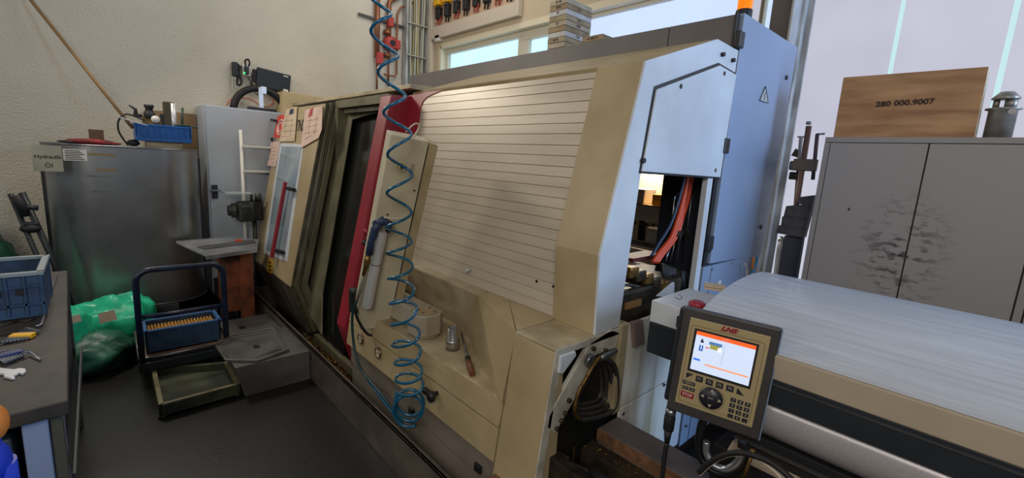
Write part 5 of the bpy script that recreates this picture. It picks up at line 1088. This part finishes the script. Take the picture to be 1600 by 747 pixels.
for k in range(2): MB().box((xb - .0075, yb1 - .08 - .07 * k, ZB + .10), (xb - .002, yb1 - .05 - .07 * k, ZB + .125)).build('grip_hole', RUBBER, tc_)
# tools
zb = ZB + .001
def bp(u, v, h=.0): return at(u, v, Z=ZB + h)
tag(MB().tube([bp(88, 430, .006), bp(76, 465, .006), bp(64, 508, .006), bp(56, 510, .006)], .006, 6).build('long_hex_key', STEEL), 'long steel hex key along the bench edge beside the crate', 'hex key')
def keyset(name, label, u0, v0, u1, v1, m, nkeys, th=.018):
    a = bp(u0, v0, th / 2); b = bp(u1, v1, th / 2); d = (b - a).normalized(); n = Vector((-d.y, d.x, 0))
    t = thing(name, label, 'hex key set', (a.x, a.y, ZB))
    M = frame(a, d, n); L_ = (b - a).length
    MB(M).box((0, -.015, -th / 2 + .001), (L_, .015, th / 2)).build('holder', m, t, .003)
    for k in range(nkeys):
        x = L_ * (k + .5) / nkeys; ln = .11 * (1 - .09 * k); r = .005 * (1 - .08 * k)
        MB(M).tube([(x, .015 + ln * .55, 0), (x, -.02 - ln * .35, 0)], r, 6).sphere((x, .015 + ln * .55, 0), r * 1.5, 8).build('key', STEEL, t)
    return t
keyset('hex_key_set', 'yellow holder of steel hex keys on the bench', 17, 526, 53, 524, YELLOW, 7)
keyset('hex_key_set', 'dark blue holder of steel hex keys nearer on the bench', -5, 560, 36, 550, mat('dark_blue_plastic', (30, 40, 92), .4), 7, .022)
tag(MB().tube([bp(34, 551, .02), bp(46, 550, .012), bp(64, 562, .006)], .0035, 6).build('hex_key', STEEL), 'bent hex key sticking out of the blue holder', 'hex key')
tag(MB().tube([bp(-4, 510, .004), bp(28, 502, .004)], .006, 6).build('steel_rod', GREASE), 'thick dark steel rod lying left of the yellow holder', 'rod')
tag(MB().tube([bp(35, 503, .004), bp(56, 498, .004)], .004, 6).build('steel_rod', GREASE), 'short dark steel rod lying beyond the yellow holder', 'rod')
tag(MB().tube([bp(-4, 524, .004), bp(56, 514, .004)], .003, 6).build('steel_rod', GREASE), 'long thin steel rod crossing under the yellow holder keys', 'rod')
M = frame(bp(0, 582, .005), bp(36, 583, .005) - bp(0, 582, .005), (0, 0, 1)); 
wp = [bp(u, v, .001) for u, v in ((-6, 577), (22, 580), (32, 578), (40, 579), (41, 583), (36, 587), (30, 585), (26, 588), (21, 590), (24, 593), (18, 594), (6, 591), (8, 587), (-6, 586))]
tag(MB().slab(wp, (0, 0, .007)).build('open_end_wrench', ALU, bevel=.001), 'open end wrench lying at the bench front', 'wrench')
t = thing('spray_bottle', 'blue bottle with orange top at the lower left edge', 'bottle', (-1.2, -.33, 0))
c = at(-16, 662, X=-1.25); d_ = at(-20, 728, X=-1.25)
MB().sphere(c, .038, 16, (1, .7, 1)).build('orange_top', mat('orange_plastic', (226, 132, 60), .45), t)
MB().sphere(d_, .05, 16, (1, .7, 1)).tube([d_, d_ - Vector((0, 0, .3))], .04, 16).tube([c - Vector((0, 0, .02)), d_], .015, 10).build('blue_body', mat('vivid_blue_plastic', (20, 60, 190), .4), t)
t['category'] = 'bottle'
MB().box((-1.45, -.6, .0), (-1.0, -.25, d_.z - .3)).build('stand', DARKGREY, t)

# ------------------------------------------------------------------ TROLLEY, crate, dolly, bins
t = thing('platform_trolley', 'platform trolley with dark blue tubular push handle', 'trolley', (-4.0, .38, 0))
NB = mat('dark_blue_tube', (30, 44, 78), .35, rgb2=(20, 26, 40), scale=10)
X3 = -3.72; yl_, yr_ = .135, .625
zt3 = .80
hpth = [(X3, yl_, .12), (X3, yl_, zt3 - .09)] + [(X3, yl_ + .08 - .08 * math.cos(a * math.pi / 12), zt3 - .08 + .08 * math.sin(a * math.pi / 12)) for a in range(1, 7)] + [(X3, yr_ - .08 + .08 * math.sin(a * math.pi / 12), zt3 - .08 + .08 * math.cos(a * math.pi / 12)) for a in range(0, 7)] + [(X3, yr_, .12)]
MB().tube(hpth, .019, 12).build('push_handle', NB, t)
MB().tube([(X3, yl_, .482), (X3, yr_, .482)], .014, 8).build('cross_bar', NB, t)
MB().box((-4.32, yl_ - .01, .165), (X3 - .02, yr_ + .01, .19)).build('platform', PLATFORM, t, .003)
MB().tube([(-4.32, yl_ - .01, .18), (-4.32, yr_ + .01, .18), (X3 - .02, yr_ + .01, .18), (X3 - .02, yl_ - .01, .18)], .012, 8, closed=True).build('metal_rim', STEEL, t)
MB().box((X3 - .03, yl_ - .02, .10), (X3 + .02, yr_ + .02, .16)).build('front_beam', RAILB, t, .003)
for x in (-3.8, -4.22):
    for y in (.2, .56): w = MB().lathe((x, y - .015, .055), [(0, 0), (.055, 0), (.055, .03), (0, .03)], (0, 1, 0)).build('castor', RUBBER, t); MB().box((x - .02, y - .025, .06), (x + .02, y + .025, .165)).build('fork', STEEL, w)
# crate of brass parts on platform
ct = thing('storage_crate', 'blue crate filled with brass parts on the trolley', 'crate', (-4.0, .4, .19))
cx0, cx1, cy0, cy1, cz0, cz1 = -4.02, -3.78, .165, .60, .195, .36
MB().box((cx0, cy0, cz0), (cx1, cy1, cz0 + .01)).box((cx0, cy0, cz0), (cx1, cy0 + .01, cz1)).box((cx0, cy1 - .01, cz0), (cx1, cy1, cz1)).box((cx0, cy0, cz0), (cx0 + .01, cy1, cz1)).box((cx1 - .01, cy0, cz0), (cx1, cy1, cz1 - .0)).build('shell', BLUED, ct, .002)
MB().box((cx0 - .008, cy0 - .008, cz1 - .01), (cx1 + .008, cy0 + .014, cz1 + .003)).box((cx0 - .008, cy1 - .014, cz1 - .01), (cx1 + .008, cy1 + .008, cz1 + .003)).box((cx0 - .008, cy0, cz1 - .01), (cx0 + .014, cy1, cz1 + .003)).box((cx1 - .014, cy0, cz1 - .01), (cx1 + .008, cy1, cz1 + .003)).build('rim', mat('blue_rim', (52, 96, 150), .5), ct, .002)
proto = None; k = 0
for i in range(8):
    for j in range(20):
        x = cx0 + .03 + .024 * i; y = cy0 + .028 + .0198 * j
        if proto is None:
            proto = MB().lathe((x, y, cz1 - .05), [(0, -.03), (.009, -.03), (.009, .01), (.006, .012), (.006, .02), (0, .02)], seg=10).build('brass_fitting', mat('brass_part', (196, 150, 76), .35, .7)); b0 = proto; p00 = Vector(b0.location)
            tag(b0, 'small turned brass part in the eighth row of the trolley crate, counted from the handle', 'brass part', 'brass parts in rows in the trolley crate')
        else:
            o = b0.copy(); col.objects.link(o); o.location = p00 + Vector((.024 * i, .0198 * j, .003 * random.random()))
            o['label'] = 'small turned brass part in the %s row of the trolley crate, counted from the handle' % ('eighth', 'seventh', 'sixth', 'fifth', 'fourth', 'third', 'second', 'first')[i]
MB().box((cx0 + .01, cy0 + .01, cz0 + .01), (cx1 - .01, cy1 - .01, cz1 - .082)).build('packing_insert', CARD, ct)
# floor dolly
t = thing('wooden_dolly', 'low green wooden frame dolly with worn edges standing on the floor', 'dolly', (-3.5, .4, 0))
P0 = at(252, 632, Z=.09); P1 = at(371, 600, Z=.09); P2 = at(353, 566, Z=.09) ; P3 = at(240, 576, Z=.09)
def beam(p, q, w, h, m, nm):
    p = Vector(p); q = Vector(q); d = (q - p).normalized(); s = Vector((-d.y, d.x, 0)) * w / 2
    b = [p - s, p + s, q + s, q - s]; return MB().hexa([(v.x, v.y, .02) for v in b], [(v.x, v.y, .02 + h) for v in b]).build(nm, m, t, .002)
def edge(p, q, w, nm='worn_edge'):
    p = Vector(p); q = Vector(q); d = (q - p).normalized(); s = Vector((-d.y, d.x, 0)) * w / 2
    b = [p - s, p + s, q + s, q - s]; return MB().hexa([(v.x, v.y, .091) for v in b], [(v.x, v.y, .094) for v in b]).build(nm, WOODE, t)
for p, q in ((P0, P1), (P1, P2), (P3, P0), (P2, P3)): beam(p, q, .028, .07, WOODD, 'side_board')
edge(P0, P1, .018); edge(P3, P0, .024); edge(P1, P2, .03)
MB().slab([Vector((p.x, p.y, .03)) for p in (P0, P1, P2, P3)], (0, 0, .012)).build('floor_board', WOODD, t)
for p in (P0, P1, P2, P3): MB().cyl((p.x - .0, p.y - .0, 0), (p.x, p.y, .022), .02, seg=12).build('foot', RUBBER, t)
# bins
t = thing('sheet_metal_bin', 'grey sheet metal box with octagonal topped chute plate beside the dolly', 'bin', (-3.4, .85, 0))
q = [at(u, v, Z=.0) for u, v in ((383, 620), (488, 592))]
bz = .23
Pt = [at(u, v, Z=bz) for u, v in ((336, 541), (360, 525), (428, 513), (452, 548), (402, 565), (352, 564))]
MB().slab(Pt, (0, 0, -.006)).build('top_plate', BINGREY, t, .001)
Pm = sum(Pt, Vector()) / 6
def ins(s): return [Pm + (p - Pm) * s + Vector((0, 0, .004)) for p in Pt]
MB().tube([Pm + (p - Pm) * .97 + Vector((0, 0, .004)) for p in Pt], .006, 6, closed=True).tube([Pm + (p - Pm) * .80 + Vector((0, 0, .002)) for p in Pt], .004, 6, closed=True).tube([Pm + (p - Pm) * .72 + Vector((0, 0, .002)) for p in Pt], .003, 6, closed=True).build('raised_rim', BINGREY, t)
c = at(401, 542, Z=bz); MB().cbox((c.x, c.y, bz + .001), (.06, .035, .004)).build('hand_slot', RUBBER, t)
f0 = q[0]; f1 = Vector((q[1].x, 1.035, 0)); 
tp = .22
xA = f0.x; 
MB().hexa([(f0.x, f0.y, 0), (f0.x, 1.04, 0), (-3.75, 1.04, 0), (-3.75, f0.y, 0)], [(f0.x - .0, f0.y - .05, tp), (f0.x, 1.04, tp), (-3.75, 1.04, tp), (-3.75, f0.y - .05, tp)]).build('bin_body', BINGREY, t, .003)
t = thing('sheet_metal_bin', 'second grey sheet metal box with flat slotted lid behind the first', 'bin', (-4.0, .85, 0))
MB().box((-4.25, .68, 0), (-3.77, 1.04, .16)).build('bin_body', BINGREY, t, .003)
Pq = [(-4.28, .66, .165), (-4.28, 1.04, .165), (-3.76, 1.04, .165), (-3.76, .66, .165)]
MB().slab(Pq, (0, 0, .006)).build('lid', BINGREY, t, .002)
c = at(378, 512, Z=.172); MB().cbox((c.x, c.y, .172), (.07, .04, .003)).build('hand_slot', RUBBER, t)

# ------------------------------------------------------------------ GREEN SACKS
def sack(c, r, sq, m, label, seed, group='green plastic sacks by the tank'):
    rr = random.Random(seed); bm = bmesh.new(); bmesh.ops.create_icosphere(bm, subdivisions=4, radius=1)
    from mathutils import noise
    for v in bm.verts:
        n = noise.noise(v.co * 1.7 + Vector((seed, 0, 0))) * .28 + abs(noise.noise(v.co * 4.5 + Vector((0, seed, 0)))) * .18 + noise.noise(v.co * 9 + Vector((0, 0, seed))) * .05
        v.co *= 1 + n; 
        if v.co.z < -.75: v.co.z = -.75
        v.co = Vector((v.co.x * r * sq[0], v.co.y * r * sq[1], v.co.z * r * sq[2]))
    me = bpy.data.meshes.new('waste_sack'); 
    for f in bm.faces: f.smooth = True
    zmin = min(v.co.z for v in bm.verts)
    for v in bm.verts: v.co.z -= zmin
    bm.to_mesh(me); bm.free(); me.materials.append(m); o = bpy.data.objects.new('waste_sack', me); col.objects.link(o); o.location = (c[0], c[1], c[2])
    return tag(o, label, 'sack', group)
sack((-4.55, -.03, .0), .24, (.8, .95, .95), GREEN, 'bright green plastic sack in the middle of the heap', 1)
sack((-4.62, .12, .0), .19, (.7, .8, 1.25), GREEN, 'bright green plastic sack beside the trolley handle', 2)
sack((-4.3, -.27, .0), .22, (.8, .8, 1.15), GREEN, 'bright green plastic sack nearest the bench corner', 3)
sack((-4.2, -.14, .0), .24, (.8, 1.0, .6), GREEND, 'dull green see-through sack lying in front of the heap', 4)
sack((-4.36, .04, .0), .13, (.9, 1.0, .6), GREEND, 'flat dull green sack at the right of the heap', 5)
sack((-4.5, -1.0, .0), .33, (.8, .9, 1.2), GREEN, 'large green sack behind the bench crate', 6)
sack((-5.28, -.85, .0), .32, (.8, 1.0, 1.75), GREEND, 'tall dark green sack against the wall at the far left', 8)
def scrap(u, v, x, sz, par, txt):
    c = at(u, v, X=x); o = MB(frame((c.x, c.y, c.z), (.1, 1, .2), (-.4, 0, 1))).box((-sz, -sz * .8, 0), (sz, sz * .8, .003)).build('paper_scrap', PAPER)
    sk = bpy.data.objects[par]; o.parent = sk; o.location = Vector(o.location) - Vector(sk.location); o['label'] = txt
scrap(168, 495, -4.05, .045, 'waste_sack.003', 'white paper scrap'); scrap(117, 499, -4.05, .03, 'waste_sack.002', 'beige paper scrap')
c = at(183, 545, Z=.002); tag(MB().box((c.x - .03, c.y - .03, .001), (c.x + .03, c.y + .03, .004)).build('paper_scrap', PAPER), 'small white paper scrap on the floor by the sacks', 'paper')

for o in bpy.data.objects:
    if '_org' in o: del o['_org']
